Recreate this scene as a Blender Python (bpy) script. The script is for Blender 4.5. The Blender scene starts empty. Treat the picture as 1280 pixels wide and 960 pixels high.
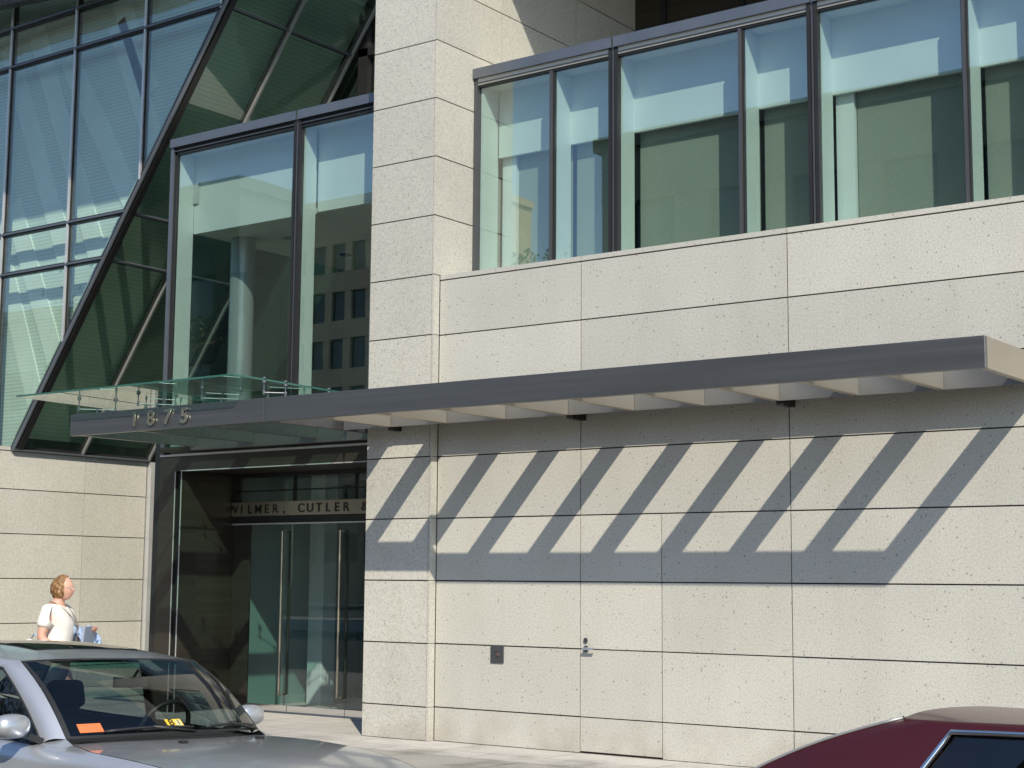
import bpy, bmesh, math, random
from mathutils import Vector, Matrix
random.seed(7)
SC = bpy.context.scene
COL = SC.collection
H = 0.65            # granite course height
M = 2.27            # facade module
GZ = -0.345         # pavement level at the building
RZ = -0.52          # road level

# ------------------------------------------------------------------ helpers
class MB:
    """collects polygons (with a material slot per face) and links them as ONE mesh object"""
    def __init__(s): s.v = []; s.f = []; s.m = []; s.uv = None
    def face(s, pts, mi=0):
        n = len(s.v); s.v += [tuple(p) for p in pts]; s.f.append(tuple(range(n, n+len(pts)))); s.m.append(mi)
    def box(s, x0, x1, y0, y1, z0, z1, mi=0, xf=None):
        n = len(s.v)
        P = [(x0,y0,z0),(x1,y0,z0),(x1,y1,z0),(x0,y1,z0),(x0,y0,z1),(x1,y0,z1),(x1,y1,z1),(x0,y1,z1)]
        if xf is not None: P = [tuple(xf @ Vector(p)) for p in P]
        s.v += P
        for q in ((0,3,2,1),(4,5,6,7),(0,1,5,4),(1,2,6,5),(2,3,7,6),(3,0,4,7)):
            s.f.append(tuple(n+i for i in q)); s.m.append(mi)
        return s
    def bar(s, a, b, w, h, up=(0,0,1), mi=0):
        """box bar from a to b, w across, h along 'up'"""
        a = Vector(a); b = Vector(b); d = (b-a); L = d.length; d.normalize()
        u = Vector(up); r = d.cross(u).normalized(); u = r.cross(d).normalized()
        m = Matrix((( d.x, r.x, u.x, a.x),( d.y, r.y, u.y, a.y),( d.z, r.z, u.z, a.z),(0,0,0,1)))
        return s.box(0, L, -w/2, w/2, -h/2, h/2, mi, m)
    def tube(s, pts, r, n=10, mi=0, cap=True):
        pts = [Vector(p) for p in pts]; rs = r if isinstance(r,(list,tuple)) else [r]*len(pts)
        rings = []; prev = None
        for i,p in enumerate(pts):
            t = (pts[min(i+1,len(pts)-1)]-pts[max(i-1,0)]).normalized()
            if prev is None:
                a = Vector((0,0,1)) if abs(t.z) < .9 else Vector((1,0,0))
                u = t.cross(a).normalized()
            else:
                u = (prev - t*prev.dot(t)).normalized()
            prev = u; w = t.cross(u)
            n0 = len(s.v)
            for k in range(n):
                c = 2*math.pi*k/n
                s.v.append(tuple(p + (u*math.cos(c)+w*math.sin(c))*rs[i]))
            rings.append(n0)
        for a,b in zip(rings, rings[1:]):
            for k in range(n):
                s.f.append((a+k, a+(k+1)%n, b+(k+1)%n, b+k)); s.m.append(mi)
        if cap:
            s.f.append(tuple(rings[0]+k for k in reversed(range(n)))); s.m.append(mi)
            s.f.append(tuple(rings[-1]+k for k in range(n))); s.m.append(mi)
        return s
    def grid(s, rows, mi=0, flip=False):
        """rows: list of equally long point lists"""
        n0 = len(s.v); nc = len(rows[0])
        for r in rows: s.v += [tuple(p) for p in r]
        for i in range(len(rows)-1):
            for j in range(nc-1):
                q = (n0+i*nc+j, n0+i*nc+j+1, n0+(i+1)*nc+j+1, n0+(i+1)*nc+j)
                s.f.append(q[::-1] if flip else q); s.m.append(mi)
        return s
    def prism(s, poly, a, b, mi=0):
        """poly: 2D list extruded through fn a(p)->3D, b(p)->3D"""
        A = [a(p) for p in poly]; B = [b(p) for p in poly]; n = len(poly)
        s.face(A[::-1], mi); s.face(B, mi)
        for i in range(n):
            j = (i+1) % n
            s.face([A[i], A[j], B[j], B[i]], mi)
        return s
    def lathe(s, prof, c, n=20, mi=0):
        rows = []
        for k in range(n+1):
            a = 2*math.pi*k/n
            rows.append([(c[0]+r*math.cos(a), c[1]+r*math.sin(a), c[2]+z) for r,z in prof])
        return s.grid(rows, mi)
    def build(s, name, mats, parent=None, smooth=False, bevel=0, weld=False, local=False):
        me = bpy.data.meshes.new(name)
        me.from_pydata(s.v, [], s.f)
        for m in (mats if isinstance(mats,(list,tuple)) else [mats]): me.materials.append(m)
        for p,i in zip(me.polygons, s.m): p.material_index = i
        if weld or smooth:
            bm = bmesh.new(); bm.from_mesh(me)
            bmesh.ops.remove_doubles(bm, verts=bm.verts, dist=1e-5)
            bm.normal_update(); bm.to_mesh(me); bm.free()
        me.update()
        if smooth:
            for p in me.polygons: p.use_smooth = True
        o = bpy.data.objects.new(name, me); COL.objects.link(o)
        if parent is not None:
            o.parent = parent
            if not local and parent.name in WM: o.matrix_parent_inverse = WM[parent.name].inverted()
        if bevel:
            b = o.modifiers.new('bevel','BEVEL'); b.width = bevel; b.segments = 2; b.limit_method = 'ANGLE'
        return o

WM = {}   # world matrices of the Empties, for parts modelled in world coordinates
def empty(name, label, cat, loc=(0,0,0), rz=0, group=None):
    o = bpy.data.objects.new(name, None); COL.objects.link(o)
    o.location = loc; o.rotation_euler = (0,0,rz); o.empty_display_size = .2
    o['label'] = label; o['category'] = cat
    WM[o.name] = Matrix.Translation(Vector(loc)) @ Matrix.Rotation(rz, 4, 'Z')
    if group: o['group'] = group
    return o
def tag(o, label, cat, group=None, kind=None):
    o['label'] = label; o['category'] = cat
    if group: o['group'] = group
    if kind: o['kind'] = kind
    return o
def struct(o, label=None, cat=None):
    o['kind'] = 'structure'
    if label: o['label'] = label
    if cat: o['category'] = cat
    return o

# ------------------------------------------------------------------ materials
def newmat(name):
    m = bpy.data.materials.new(name); m.use_nodes = True
    nt = m.node_tree; nt.nodes.clear()
    out = nt.nodes.new('ShaderNodeOutputMaterial')
    return m, nt, out
def N(nt, t, **kw):
    n = nt.nodes.new(t)
    for k,v in kw.items():
        if k in n.inputs: n.inputs[k].default_value = v
        else: setattr(n, k, v)
    return n
def L(nt, a, b): nt.links.new(a, b)
def ramp(nt, stops, interp='LINEAR'):
    r = nt.nodes.new('ShaderNodeValToRGB'); r.color_ramp.interpolation = interp
    e = r.color_ramp.elements
    while len(e) < len(stops): e.new(.5)
    for i,(p,c) in enumerate(stops):
        e[i].position = p; e[i].color = (*c,1) if len(c)==3 else c
    return r
def mixc(nt, mode, fac, a, b):
    n = nt.nodes.new('ShaderNodeMix'); n.data_type = 'RGBA'; n.blend_type = mode
    if isinstance(fac,(int,float)): n.inputs[0].default_value = fac
    else: L(nt, fac, n.inputs[0])
    for s,i in ((a,6),(b,7)):
        if isinstance(s,tuple): n.inputs[i].default_value = (*s,1) if len(s)==3 else s
        else: L(nt, s, n.inputs[i])
    return n.outputs[2]
def plain(name, col, rough=.6, metal=0, var=.06, scale=3, coat=0, bump=0, spec=.5, stretch=None):
    m, nt, out = newmat(name)
    b = N(nt,'ShaderNodeBsdfPrincipled', Roughness=rough, Metallic=metal)
    b.inputs['Coat Weight'].default_value = coat; b.inputs['Coat Roughness'].default_value = .03
    b.inputs['Specular IOR Level'].default_value = spec
    tc = N(nt,'ShaderNodeTexCoord'); mp = N(nt,'ShaderNodeMapping')
    if stretch: mp.inputs['Scale'].default_value = stretch
    L(nt, tc.outputs['Object'], mp.inputs[0])
    no = N(nt,'ShaderNodeTexNoise', Scale=scale, Detail=4.0); L(nt, mp.outputs[0], no.inputs['Vector'])
    r = ramp(nt, [(.3,tuple(c*(1-var) for c in col)),(.7,tuple(min(1,c*(1+var)) for c in col))])
    L(nt, no.outputs[0], r.inputs[0]); L(nt, r.outputs[0], b.inputs['Base Color'])
    rr = N(nt,'ShaderNodeMapRange'); rr.inputs[3].default_value = rough*.85; rr.inputs[4].default_value = min(1,rough*1.15)
    L(nt, no.outputs[0], rr.inputs[0]); L(nt, rr.outputs[0], b.inputs['Roughness'])
    if bump:
        bp = N(nt,'ShaderNodeBump', Strength=bump, Distance=.01); L(nt, no.outputs[0], bp.inputs['Height']); L(nt, bp.outputs[0], b.inputs['Normal'])
    L(nt, b.outputs[0], out.inputs[0])
    return m

def granite(name, base, island=.075):
    m, nt, out = newmat(name)
    b = N(nt,'ShaderNodeBsdfPrincipled', Roughness=.72); b.inputs['Specular IOR Level'].default_value = .25
    tc = N(nt,'ShaderNodeTexCoord')
    big = N(nt,'ShaderNodeTexNoise', Scale=.9, Detail=3.0); L(nt, tc.outputs['Object'], big.inputs['Vector'])
    g1 = N(nt,'ShaderNodeTexNoise', Scale=64.0, Detail=2.0, Roughness=.7); L(nt, tc.outputs['Object'], g1.inputs['Vector'])
    r1 = ramp(nt, [(.28,(.62,.62,.63)),(.42,(.92,.92,.92)),(.55,(1.01,1.005,1.0)),(.72,(1.18,1.17,1.14))]); L(nt, g1.outputs[0], r1.inputs[0])
    v = N(nt,'ShaderNodeTexVoronoi', Scale=26.0); v.inputs['Randomness'].default_value = 1; L(nt, tc.outputs['Object'], v.inputs['Vector'])
    # only some cells carry a dark mica fleck
    sel = N(nt,'ShaderNodeSeparateColor'); L(nt, v.outputs['Color'], sel.inputs[0])
    th = N(nt,'ShaderNodeMath', operation='MULTIPLY'); th.inputs[1].default_value = .30; L(nt, sel.outputs[0], th.inputs[0])
    pw = N(nt,'ShaderNodeMath', operation='POWER'); pw.inputs[1].default_value = 2.6; L(nt, sel.outputs[0], pw.inputs[0])
    th2 = N(nt,'ShaderNodeMath', operation='MULTIPLY'); th2.inputs[1].default_value = .26; L(nt, pw.outputs[0], th2.inputs[0])
    lt = N(nt,'ShaderNodeMath', operation='LESS_THAN'); L(nt, v.outputs['Distance'], lt.inputs[0]); L(nt, th2.outputs[0], lt.inputs[1])
    fl = N(nt,'ShaderNodeMath', operation='MULTIPLY'); fl.inputs[1].default_value = .55; L(nt, lt.outputs[0], fl.inputs[0])
    rb = ramp(nt, [(.25,tuple(c*.94 for c in base)),(.75,tuple(c*1.05 for c in base))]); L(nt, big.outputs[0], rb.inputs[0])
    # faint vertical rain streaks and blotches
    mp = N(nt,'ShaderNodeMapping'); mp.inputs['Scale'].default_value = (1.6,1.6,.25); L(nt, tc.outputs['Object'], mp.inputs[0])
    st = N(nt,'ShaderNodeTexNoise', Scale=2.2, Detail=5.0); L(nt, mp.outputs[0], st.inputs['Vector'])
    rs = ramp(nt, [(.30,(.965,.96,.95)),(.55,(1,1,1))]); L(nt, st.outputs[0], rs.inputs[0])
    c = mixc(nt,'MULTIPLY',1.0, rb.outputs[0], r1.outputs[0])
    c = mixc(nt,'MULTIPLY',1.0, c, rs.outputs[0])
    c = mixc(nt,'MIX', fl.outputs[0], c, (.12,.115,.11))
    geo = N(nt,'ShaderNodeNewGeometry')
    ri = ramp(nt, [(0,(1-island,)*3),(1,(1+island,1+island*.9,1+island*.7))]); L(nt, geo.outputs['Random Per Island'], ri.inputs[0])
    c = mixc(nt,'MULTIPLY',1.0, c, ri.outputs[0])
    # splash dirt just above the pavement
    sp = N(nt,'ShaderNodeSeparateXYZ'); L(nt, tc.outputs['Object'], sp.inputs[0])
    mr = N(nt,'ShaderNodeMapRange'); mr.inputs[1].default_value = -.345; mr.inputs[2].default_value = .10; mr.inputs[3].default_value = .55; mr.inputs[4].default_value = 0
    L(nt, sp.outputs[2], mr.inputs[0])
    dn = N(nt,'ShaderNodeTexNoise', Scale=2.3, Detail=5.0); L(nt, tc.outputs['Object'], dn.inputs['Vector'])
    dr = ramp(nt, [(.42,(0,0,0)),(.70,(1,1,1))]); L(nt, dn.outputs[0], dr.inputs[0])
    dm = N(nt,'ShaderNodeMath', operation='MULTIPLY'); L(nt, mr.outputs[0], dm.inputs[0]); L(nt, dr.outputs[0], dm.inputs[1])
    c = mixc(nt,'MIX', dm.outputs[0], c, (.27,.235,.19))
    L(nt, c, b.inputs['Base Color'])
    bp = N(nt,'ShaderNodeBump', Strength=.12, Distance=.004); L(nt, g1.outputs[0], bp.inputs['Height']); L(nt, bp.outputs[0], b.inputs['Normal'])
    L(nt, b.outputs[0], out.inputs[0])
    return m

def glass(name, tint, r0=.05, wav=.02, rough=0.0, refl=(1,1,1), scale=.7, lines=None):
    """thin sheet glass: tinted transparency with an angle-dependent mirror reflection"""
    m, nt, out = newmat(name)
    tr = N(nt,'ShaderNodeBsdfTransparent'); tr.inputs[0].default_value = (*tint,1)
    gl = N(nt,'ShaderNodeBsdfGlossy', Roughness=rough); gl.inputs[0].default_value = (*refl,1)
    lw = N(nt,'ShaderNodeLayerWeight', Blend=.5)
    p = N(nt,'ShaderNodeMath', operation='POWER'); p.inputs[1].default_value = 5; L(nt, lw.outputs['Facing'], p.inputs[0])
    q = N(nt,'ShaderNodeMath', operation='MULTIPLY_ADD'); q.inputs[1].default_value = 1-r0; q.inputs[2].default_value = r0; L(nt, p.outputs[0], q.inputs[0])
    mx = N(nt,'ShaderNodeMixShader'); L(nt, q.outputs[0], mx.inputs[0]); L(nt, tr.outputs[0], mx.inputs[1]); L(nt, gl.outputs[0], mx.inputs[2])
    if wav:
        tc = N(nt,'ShaderNodeTexCoord')
        no = N(nt,'ShaderNodeTexNoise', Scale=scale, Detail=1.0); L(nt, tc.outputs['Object'], no.inputs['Vector'])
        bp = N(nt,'ShaderNodeBump', Strength=wav, Distance=.3); L(nt, no.outputs[0], bp.inputs['Height']); L(nt, bp.outputs[0], gl.inputs['Normal'])
    L(nt, mx.outputs[0], out.inputs[0])
    return m

def lined(name, c0, c1, per, rough=.7, axis='Z', share=.35, var=.05):
    """matt sheet with fine lines (woven blind, fritted screen)"""
    m, nt, out = newmat(name)
    b = N(nt,'ShaderNodeBsdfPrincipled', Roughness=rough); b.inputs['Specular IOR Level'].default_value = .2
    tc = N(nt,'ShaderNodeTexCoord'); sp = N(nt,'ShaderNodeSeparateXYZ'); L(nt, tc.outputs['Object'], sp.inputs[0])
    mu = N(nt,'ShaderNodeMath', operation='MULTIPLY'); mu.inputs[1].default_value = 1/per; L(nt, sp.outputs[axis], mu.inputs[0])
    fr = N(nt,'ShaderNodeMath', operation='FRACT'); L(nt, mu.outputs[0], fr.inputs[0])
    lt = N(nt,'ShaderNodeMath', operation='LESS_THAN'); lt.inputs[1].default_value = share; L(nt, fr.outputs[0], lt.inputs[0])
    no = N(nt,'ShaderNodeTexNoise', Scale=1.3, Detail=2.0); L(nt, tc.outputs['Object'], no.inputs['Vector'])
    r = ramp(nt, [(.3,(1-var,)*3),(.7,(1+var,)*3)]); L(nt, no.outputs[0], r.inputs[0])
    c = mixc(nt,'MIX', lt.outputs[0], c0, c1)
    c = mixc(nt,'MULTIPLY',1.0, c, r.outputs[0])
    L(nt, c, b.inputs['Base Color']); L(nt, b.outputs[0], out.inputs[0])
    return m

def paving(name, base, sx, sy, gap=.008):
    m, nt, out = newmat(name)
    b = N(nt,'ShaderNodeBsdfPrincipled', Roughness=.8); b.inputs['Specular IOR Level'].default_value = .25
    tc = N(nt,'ShaderNodeTexCoord'); 
    br = N(nt,'ShaderNodeTexBrick'); br.offset = .5
    br.inputs['Scale'].default_value = 1; br.inputs['Brick Width'].default_value = sx; br.inputs['Row Height'].default_value = sy
    br.inputs['Mortar Size'].default_value = gap; br.inputs['Mortar Smooth'].default_value = .2
    br.inputs['Color1'].default_value = (*[c*1.04 for c in base],1); br.inputs['Color2'].default_value = (*[c*.93 for c in base],1)
    br.inputs['Mortar'].default_value = (*[c*.45 for c in base],1)
    L(nt, tc.outputs['Object'], br.inputs['Vector'])
    no = N(nt,'ShaderNodeTexNoise', Scale=1.4, Detail=6.0, Roughness=.6); L(nt, tc.outputs['Object'], no.inputs['Vector'])
    r = ramp(nt, [(.3,(.60,.595,.58)),(.47,(.95,.95,.95)),(.7,(1.10,1.09,1.07))]); L(nt, no.outputs[0], r.inputs[0])
    g = N(nt,'ShaderNodeTexNoise', Scale=55.0, Detail=2.0); L(nt, tc.outputs['Object'], g.inputs['Vector'])
    rg = ramp(nt, [(.35,(.85,.85,.85)),(.65,(1.1,1.1,1.1))]); L(nt, g.outputs[0], rg.inputs[0])
    c = mixc(nt,'MULTIPLY',1.0, br.outputs[0], r.outputs[0]); c = mixc(nt,'MULTIPLY',1.0, c, rg.outputs[0])
    L(nt, c, b.inputs['Base Color']); 
    bp = N(nt,'ShaderNodeBump', Strength=.2, Distance=.004); L(nt, g.outputs[0], bp.inputs['Height']); L(nt, bp.outputs[0], b.inputs['Normal'])
    L(nt, b.outputs[0], out.inputs[0])
    return m

MT = {}
MT['stone']  = granite('pale_granite', (.505,.50,.462))
MT['joint']  = plain('joint_shadow_gap', (.05,.042,.036), .9)
MT['dark']   = plain('dark_bronze', (.060,.054,.045), .42, .6, .12, 2.0, stretch=(.4,.4,6))
MT['darkpanel'] = plain('brushed_bronze_panel', (.075,.066,.052), .36, .7, .15, 2.0, stretch=(.3,.3,8))
MT['black']  = plain('black_gasket', (.015,.015,.016), .5)
MT['frame']  = plain('dark_aluminium', (.10,.105,.115), .35, .5)
MT['alu']    = plain('grey_aluminium', (.165,.185,.215), .38, .6)
MT['alulight'] = plain('light_aluminium', (.62,.63,.64), .35, .5)
MT['beam'] = plain('steel_wall_beam', (.36,.36,.36), .34, .9, .06, 3.0)
MT['alumid'] = plain('mid_aluminium', (.36,.37,.37), .4, .5)
MT['steel']  = plain('brushed_steel', (.225,.226,.226), .38, .85, .08, 3.0, stretch=(.15,6,6))
MT['blade']  = plain('satin_steel_blade', (.47,.43,.36), .38, .75, .05, 2.0)
MT['chrome'] = plain('polished_steel', (.75,.75,.76), .10, 1.0, .02)
MT['white']  = plain('white_painted_metal', (.78,.80,.80), .5, 0, .02)
MT['inwhite'] = plain('white_panel', (.70,.735,.72), .5, 0, .03)
MT['ceil']   = plain('white_plaster', (.66,.66,.60), .8, 0, .03)
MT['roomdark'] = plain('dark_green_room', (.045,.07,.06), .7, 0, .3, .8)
MT['glass']  = glass('window_glass', (.83,.905,.89), .115, .004)
MT['doorglass'] = glass('door_glass', (.80,.87,.865), .075, .004)
MT['curtglass'] = glass('curtain_wall_glass', (.86,.925,.895), .09, .010)
MT['foldglass'] = glass('green_atrium_glass', (.78,.875,.825), .06, .016)
MT['canglass'] = glass('canopy_glass', (.72,.90,.83), .06, .003)
MT['glassedge'] = plain('glass_edge', (.04,.13,.11), .2)
MT['blind']  = lined('woven_blind', (.34,.355,.305), (.27,.285,.245), .02)
MT['frit']   = lined('fritted_screen', (.70,.76,.72), (.54,.61,.58), .055, share=.32)
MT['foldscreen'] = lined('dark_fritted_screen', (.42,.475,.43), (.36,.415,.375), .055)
MT['brushcol'] = plain('steel_column', (.36,.385,.39), .36, .3, .05, 2, stretch=(1,1,.2))
MT['bronzeband'] = plain('satin_bronze_band', (.42,.38,.31), .30, .85, .06, 1.5)
MT['numeral'] = plain('polished_bronze', (.62,.58,.47), .25, .9)
MT['letter'] = plain('dark_letter', (.02,.02,.018), .4)
MT['paver']  = paving('granite_paving', (.52,.50,.47), 1.2, .60)
MT['concrete'] = paving('concrete_walk', (.36,.345,.315), 3.0, 3.0, .01)
MT['asphalt'] = plain('asphalt', (.055,.055,.056), .85, 0, .25, 30, bump=.2)
MT['kerb']   = plain('granite_kerb', (.36,.35,.33), .8, 0, .1, 6)
SKY, SUN, EXPO = 0.135, 3.7, 0.49
ROADSLOPE = .035
# ------------------------------------------------------------------ camera, sky, sun
cam = bpy.data.cameras.new('camera'); camo = bpy.data.objects.new('camera', cam); COL.objects.link(camo)
R = Vector((0.80682532,0.59073955,0.00772616)); U = Vector((0.06745873,-0.10511075,0.99216987)); F = Vector((-0.58692608,0.79998657,0.12465655))
C = Vector((8.6368,-12.9304,1.2961))
camo.matrix_world = Matrix(((R.x,U.x,-F.x,C.x),(R.y,U.y,-F.y,C.y),(R.z,U.z,-F.z,C.z),(0,0,0,1)))
cam.sensor_width = 36; cam.lens = 1965.44/1280*36; cam.clip_end = 3000; cam.clip_start = .05
SC.camera = camo
TX, TZ = 1.0178, 1.1756                     # direction to the sun: (TX, -1, TZ)
w = bpy.data.worlds.new('World'); SC.world = w; w.use_nodes = True
nt = w.node_tree; nt.nodes.clear()
sky = nt.nodes.new('ShaderNodeTexSky'); sky.sky_type = 'NISHITA'; sky.sun_disc = False
sky.sun_elevation = math.radians(39.5); sky.sun_rotation = math.radians(134.5)
sky.air_density = 1.0; sky.dust_density = .35; sky.ozone_density = 3.0
bg = nt.nodes.new('ShaderNodeBackground'); bg.inputs[1].default_value = SKY
wo = nt.nodes.new('ShaderNodeOutputWorld'); nt.links.new(sky.outputs[0], bg.inputs[0]); nt.links.new(bg.outputs[0], wo.inputs[0])
sl = bpy.data.lights.new('sun','SUN'); sl.energy = SUN; sl.angle = math.radians(.53); sl.color = (1,.91,.75)
so = bpy.data.objects.new('sun', sl); COL.objects.link(so)
so.rotation_euler = (-Vector((TX,-1,TZ))).to_track_quat('-Z','Y').to_euler(); so.location = (20,-20,25)
SC.view_settings.view_transform = 'Standard'; SC.view_settings.look = 'None'; SC.view_settings.gamma = 1
SC.view_settings.use_curve_mapping = False; SC.view_settings.exposure = EXPO
SC.render.engine = 'CYCLES'
cy = SC.cycles; cy.use_denoising = True; cy.max_bounces = 12; cy.transparent_max_bounces = 40; cy.glossy_bounces = 6
cy.sample_clamp_indirect = 6; cy.caustics_reflective = False; cy.caustics_refractive = False

# ------------------------------------------------------------------ ground
def sheet(name, x0, x1, y0, y1, z, mat, th=.3):
    o = MB().box(x0,x1,y0,y1,z-th,z).build(name, mat); return struct(o)
g = MB().box(-400,400,-400,400,RZ-1.4,RZ-.24).build('ground', MT['asphalt']); struct(g)
mb = MB(); zr = lambda y: -.549-.035*(y+6.765)
mb.face([(-200,-14,zr(-14)),(200,-14,zr(-14)),(200,-5.62,zr(-5.62)),(-200,-5.62,zr(-5.62))]); mb.face([(-200,-5.62,-.95),(200,-5.62,-.95),(200,-14,-.95),(-200,-14,-.95)]); mb.face([(-200,-14,-.95),(200,-14,-.95),(200,-14,zr(-14)),(-200,-14,zr(-14))]); struct(mb.build('road', MT['asphalt']))
sheet('far_lane', -200,200,-18,-14, zr(-14), MT['asphalt'], .6)
sheet('concrete_pavement', -60,60,-5.45,-.98, GZ-.002, MT['concrete'])
sheet('granite_pavement', -60,60,-.98,9.0, GZ, MT['paver'])
struct(MB().box(-60,60,-5.62,-5.45,RZ-.25,GZ-.005).build('kerb', MT['kerb'], bevel=.015))
sheet('far_pavement', -120,120,-30,-18.0, RZ+.36, MT['concrete'], .2)

# ------------------------------------------------------------------ granite panels
def panels(mb, O, ux, us, zs, nrm, gap=.013, th=.03, back=True, skip=()):
    """us: breakpoints along ux from O, zs: heights; front face lies on the plane through O; panels leave real open joints"""
    O = Vector(O); ux = Vector(ux); nrm = Vector(nrm)
    for i in range(len(us)-1):
        for j in range(len(zs)-1):
            if (i,j) in skip: continue
            a = us[i]+gap/2; b = us[i+1]-gap/2; c = zs[j]+gap/2; d = zs[j+1]-gap/2
            P = [O+ux*a, O+ux*b]
            q = [(P[0], c),(P[1], c),(P[1], d),(P[0], d)]
            fr = [Vector((p.x,p.y,z)) for p,z in q]; bk = [p-nrm*th for p in fr]
            n = len(mb.v); mb.v += [tuple(p) for p in fr+bk]
            for f in ((0,1,2,3),(4,7,6,5),(0,4,5,1),(1,5,6,2),(2,6,7,3),(3,7,4,0)):
                mb.f.append(tuple(n+k for k in f)); mb.m.append(0)
SJ = [MT['stone'], MT['joint']]
bld = empty('granite_building', 'pale speckled granite office building with a square pier and upper recess', 'building', (0,1,GZ))
ZW = [GZ]+[k*H for k in range(7)]+[4.495]
XI, XL, D = -1.8187, -2.7263, .1026
mb = MB()
XS = [XI, 0, 2.273, 4.546, 6.82, 9.09, 11.36, 13.63]
# lower courses leave out the service door (x 0..0.925, below 1.95)
panels(mb, (0,0,0), (1,0,0), XS, ZW, (0,-1,0), skip=[(1,0),(1,1),(1,2),(1,3)])
panels(mb, (0,0,0), (1,0,0), [.925,2.273], [GZ,0,.65,1.3,1.95], (0,-1,0), gap=.011)
mb.box(XI,13.63,.026,.40,GZ,4.49,1)
# coping in front of the windows
for a,b in zip(XS, XS[1:]): mb.box(a+.004,b-.004, 0,.56, 4.503,4.55)
wall = mb.build('wall', SJ, bld)
db = MB(); panels(db, (0,0,0), (1,0,0), [0.0,.925], [GZ+.016,0,.65,1.3,1.95], (0,-1,0), gap=.011, th=.025)
db.box(.004,.921,.0249,.028,GZ+.016,1.945,1)
door = db.build('door', SJ, bld); door['label'] = 'granite clad service door flush with the wall'
hb = MB(); hb.tube([(.075,-.001,.652),(.075,-.014,.652)], .032, 16); hb.tube([(.075,-.012,.655),(.075,-.055,.655)], .011, 10)
hb.tube([(.066,-.052,.656),(.12,-.056,.657),(.19,-.052,.655)], .0115, 10)
hb.build('handle', MT['chrome'], door, smooth=False)
MB().tube([(.072,-.001,.735),(.072,-.016,.735)], .024, 16).build('lock', MT['chrome'], door)
# pier
ZP = [GZ]+[k*H for k in range(19)]
mb = MB()
panels(mb, (0,-D,0), (1,0,0), [XL, XI-.027], ZP, (0,-1,0))
mb.box(XL+.006, XI-.02, -D+.027, 4.2, GZ, 11.7, 1)
zs1 = [z for z in ZP if z <= 4.6]
zs1[-1] = 4.55
panels(mb, (XI,-D,0), (0,1,0), [-.004, D-.004], [GZ]+[k*H for k in range(8)], (1,0,0), gap=.006, th=.024)
panels(mb, (XI,-D,0), (0,1,0), [-.004, 1.067+D, 2.60+D, 4.1], [k*H for k in range(7,19)], (1,0,0), th=.024)
panels(mb, (XL+.0,0,0), (0,1,0), [-D+.03, 1.2, 2.6, 4.1], ZP, (-1,0,0), th=.024)
mb.build('pier', SJ, bld)
# recess above the windows
MB().box(XI+.003,13.6,.56,4.2,6.80,6.93).build('terrace', MT['ceil'], bld)
mb = MB(); mb.box(XI+.003,13.6,3.98,4.1,6.93,11.0,0)
for k in range(12): mb.box(-1.4+k*1.13,-1.34+k*1.13,3.93,3.99,6.93,9.6,1)
mb.build('recess_wall', [MT['darkpanel'], MT['black']], bld)
mb = MB(); panels(mb, (XI,-.10,0), (1,0,0), [.003+k*2.27 for k in range(7)], [9.62,10.4,11.05,11.7], (0,-1,0)); mb.box(XI+.003,13.6,-.07,4.2,9.63,11.6,1)
mb.build('spandrel', SJ, bld)

# key switch plate on the wall
kb = empty('key_switch_plate', 'dark steel key switch plate on the granite wall left of the service door', 'key switch', (-1.005,0,.487))
MB().box(-1.085,-.925,-.014,.012,.478,.652).build('plate', MT['frame'], kb, bevel=.003)
for x,z,r in ((-1.004,.607,.013),(-.985,.563,.018)): MB().tube([(x,-.012,z),(x,-.026,z)], r, 14).build('key_barrel', MT['chrome'], kb)

# ------------------------------------------------------------------ glazed strip window on the right
YG = .60
sw = empty('strip_window', 'long band of blue green bay windows above the granite parapet', 'windows', (1,.6,4.55))
def thick_mullion(x, z0, z1, par):
    mb = MB()
    mb.box(x-.055,x-.018,YG-.055,YG+.02,z0,z1,0); mb.box(x+.018,x+.055,YG-.055,YG+.02,z0,z1,0)
    mb.box(x-.0178,x+.0178,YG-.03,YG+.02,z0,z1,1)
    mb.box(x-.010,x+.010,YG-.05,YG-.031,z0,z1,2)
    return mb.build('mullion', [MT['black'], MT['black'], MT['frame']], par)
def thin_mullion(x, z0, z1, par):
    mb = MB(); mb.box(x-.03,x+.03,YG-.02,YG+.02,z0,z1,1); mb.box(x-.014,x+.012,YG-.055,YG-.021,z0,z1,2)
    return mb.build('mullion', [MT['black'], MT['black'], MT['frame']], par)
def fin(x0, x1, z0, z1, par, y1=.90):
    return MB().box(x0,x1,YG+.022,y1,z0,z1).build('reveal_fin', MT['inwhite'], par)
def headrail(x0, x1, par, first=False):
    mb = MB(); mb.box(x0,x1,YG-.075,YG+.03,6.872,6.985,0); mb.box(x0,x1,YG-.03,YG+.028,6.775,6.8715,1); mb.box(x0,x1,YG-.05,YG-.031,6.815,6.828,2)
    return mb.build('head_rail', [MT['alu'], MT['black'], MT['frame']], par)
ZB, ZT = 4.52, 6.83
thick = [XI+.06, .03, 2.30, 4.57, 6.84, 9.11]; 
MB().box(XI+.004,XI+.052,YG-.045,YG+.02,4.552,6.871).build('mullion', MT['frame'], sw)
for x in thick[1:]: thick_mullion(x, 4.552, 6.871, sw)
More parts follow.
